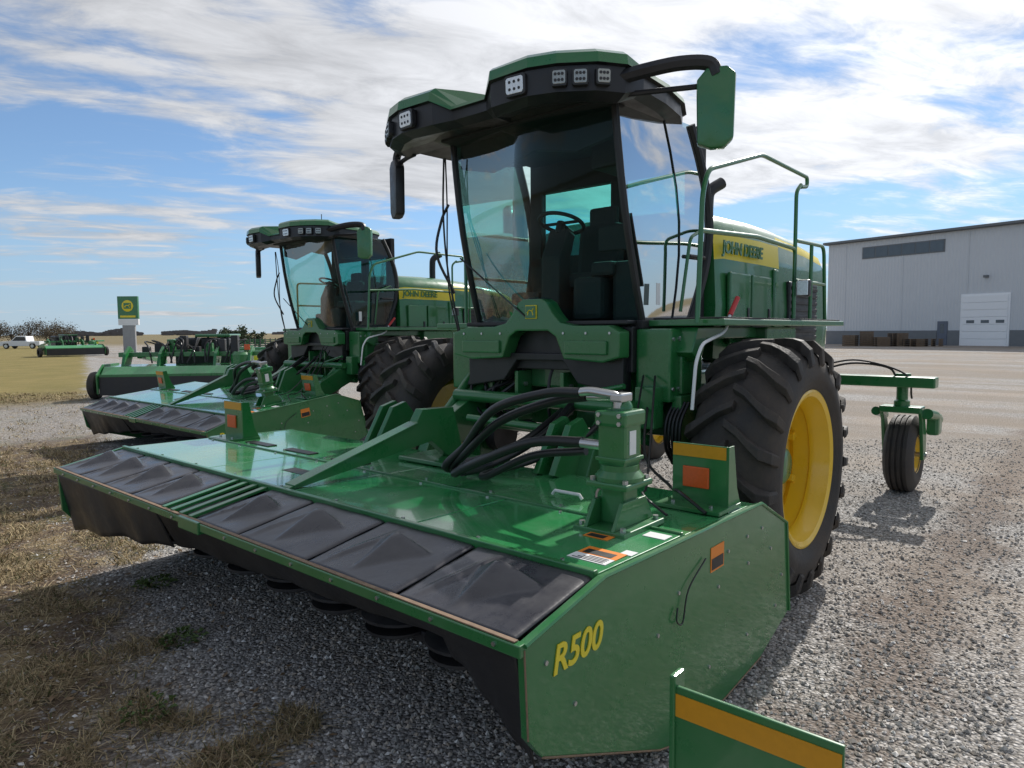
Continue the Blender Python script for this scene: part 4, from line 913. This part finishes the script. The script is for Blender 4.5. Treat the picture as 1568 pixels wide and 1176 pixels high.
hi=N.new("ShaderNodeMapRange"); hi.inputs[1].default_value=0.07; hi.inputs[2].default_value=0.22; hi.inputs[3].default_value=-0.085; hi.inputs[4].default_value=0.048; Lk.new(sp.outputs[2],hi.inputs[0])
dn=M('ADD',dn,hi.outputs[0]); dn=M('ADD',dn,M('MULTIPLY',M('POWER',dt,6.0),0.11))
cl=N.new("ShaderNodeMapRange"); cl.interpolation_type='SMOOTHSTEP'; cl.inputs[1].default_value=0.46; cl.inputs[2].default_value=0.60; cl.inputs[4].default_value=0.94; Lk.new(dn,cl.inputs[0])
br=M('ADD',4.7,M('MULTIPLY',M('POWER',dt,4.0),5.0))
shade=N.new("ShaderNodeMapRange"); shade.inputs[1].default_value=0.35; shade.inputs[2].default_value=0.65; shade.inputs[3].default_value=0.80; shade.inputs[4].default_value=1.17; Lk.new(n2,shade.inputs[0])
br=M('MULTIPLY',br,shade.outputs[0])
cc=N.new("ShaderNodeCombineXYZ"); Lk.new(br,cc.inputs[0]); Lk.new(M('MULTIPLY',br,1.01),cc.inputs[1]); Lk.new(M('MULTIPLY',br,1.04),cc.inputs[2])
# pale blue low-altitude haze, stronger near the horizon all round
hz=N.new("ShaderNodeMapRange"); hz.interpolation_type='SMOOTHSTEP'; hz.inputs[1].default_value=0.0; hz.inputs[2].default_value=0.20; hz.inputs[3].default_value=0.75; hz.inputs[4].default_value=0.15; Lk.new(sp.outputs[2],hz.inputs[0])
tint=N.new("ShaderNodeMix"); tint.data_type='RGBA'; tint.blend_type='MULTIPLY'; tint.inputs["Factor"].default_value=1.0; tint.inputs["B"].default_value=(0.85,0.97,1.07,1); Lk.new(sky.outputs[0],tint.inputs["A"])
hm=N.new("ShaderNodeMix"); hm.data_type='RGBA'; Lk.new(hz.outputs[0],hm.inputs["Factor"]); Lk.new(tint.outputs["Result"],hm.inputs["A"]); hm.inputs["B"].default_value=(3.0,4.1,5.6,1)
mx=N.new("ShaderNodeMix"); mx.data_type='RGBA'; Lk.new(cl.outputs[0],mx.inputs["Factor"]); Lk.new(hm.outputs["Result"],mx.inputs["A"]); Lk.new(cc.outputs[0],mx.inputs["B"])
Lk.new(mx.outputs["Result"],bg.inputs["Color"])

# ------------------------------------------------------------ camera
p=math.radians(4.41); roll=math.radians(0.4)
Fv=Vector((fw.x*math.cos(p),fw.y*math.cos(p),-math.sin(p))); U0=rt.cross(Fv)
Rv=rt*math.cos(roll)-U0*math.sin(roll); Uv=U0*math.cos(roll)+rt*math.sin(roll)
cd=bpy.data.cameras.new("camera"); co=bpy.data.objects.new("camera",cd); COL.objects.link(co)
Mx=Matrix((Rv,Uv,-Fv)).transposed().to_4x4(); Mx.translation=CAM; co.matrix_world=Mx
cd.sensor_width=36; cd.lens=36*1050/1568; cd.clip_start=0.05; cd.clip_end=5000
scene.camera=co
scene.view_settings.view_transform='Standard'; scene.view_settings.look='None'; scene.view_settings.exposure=0
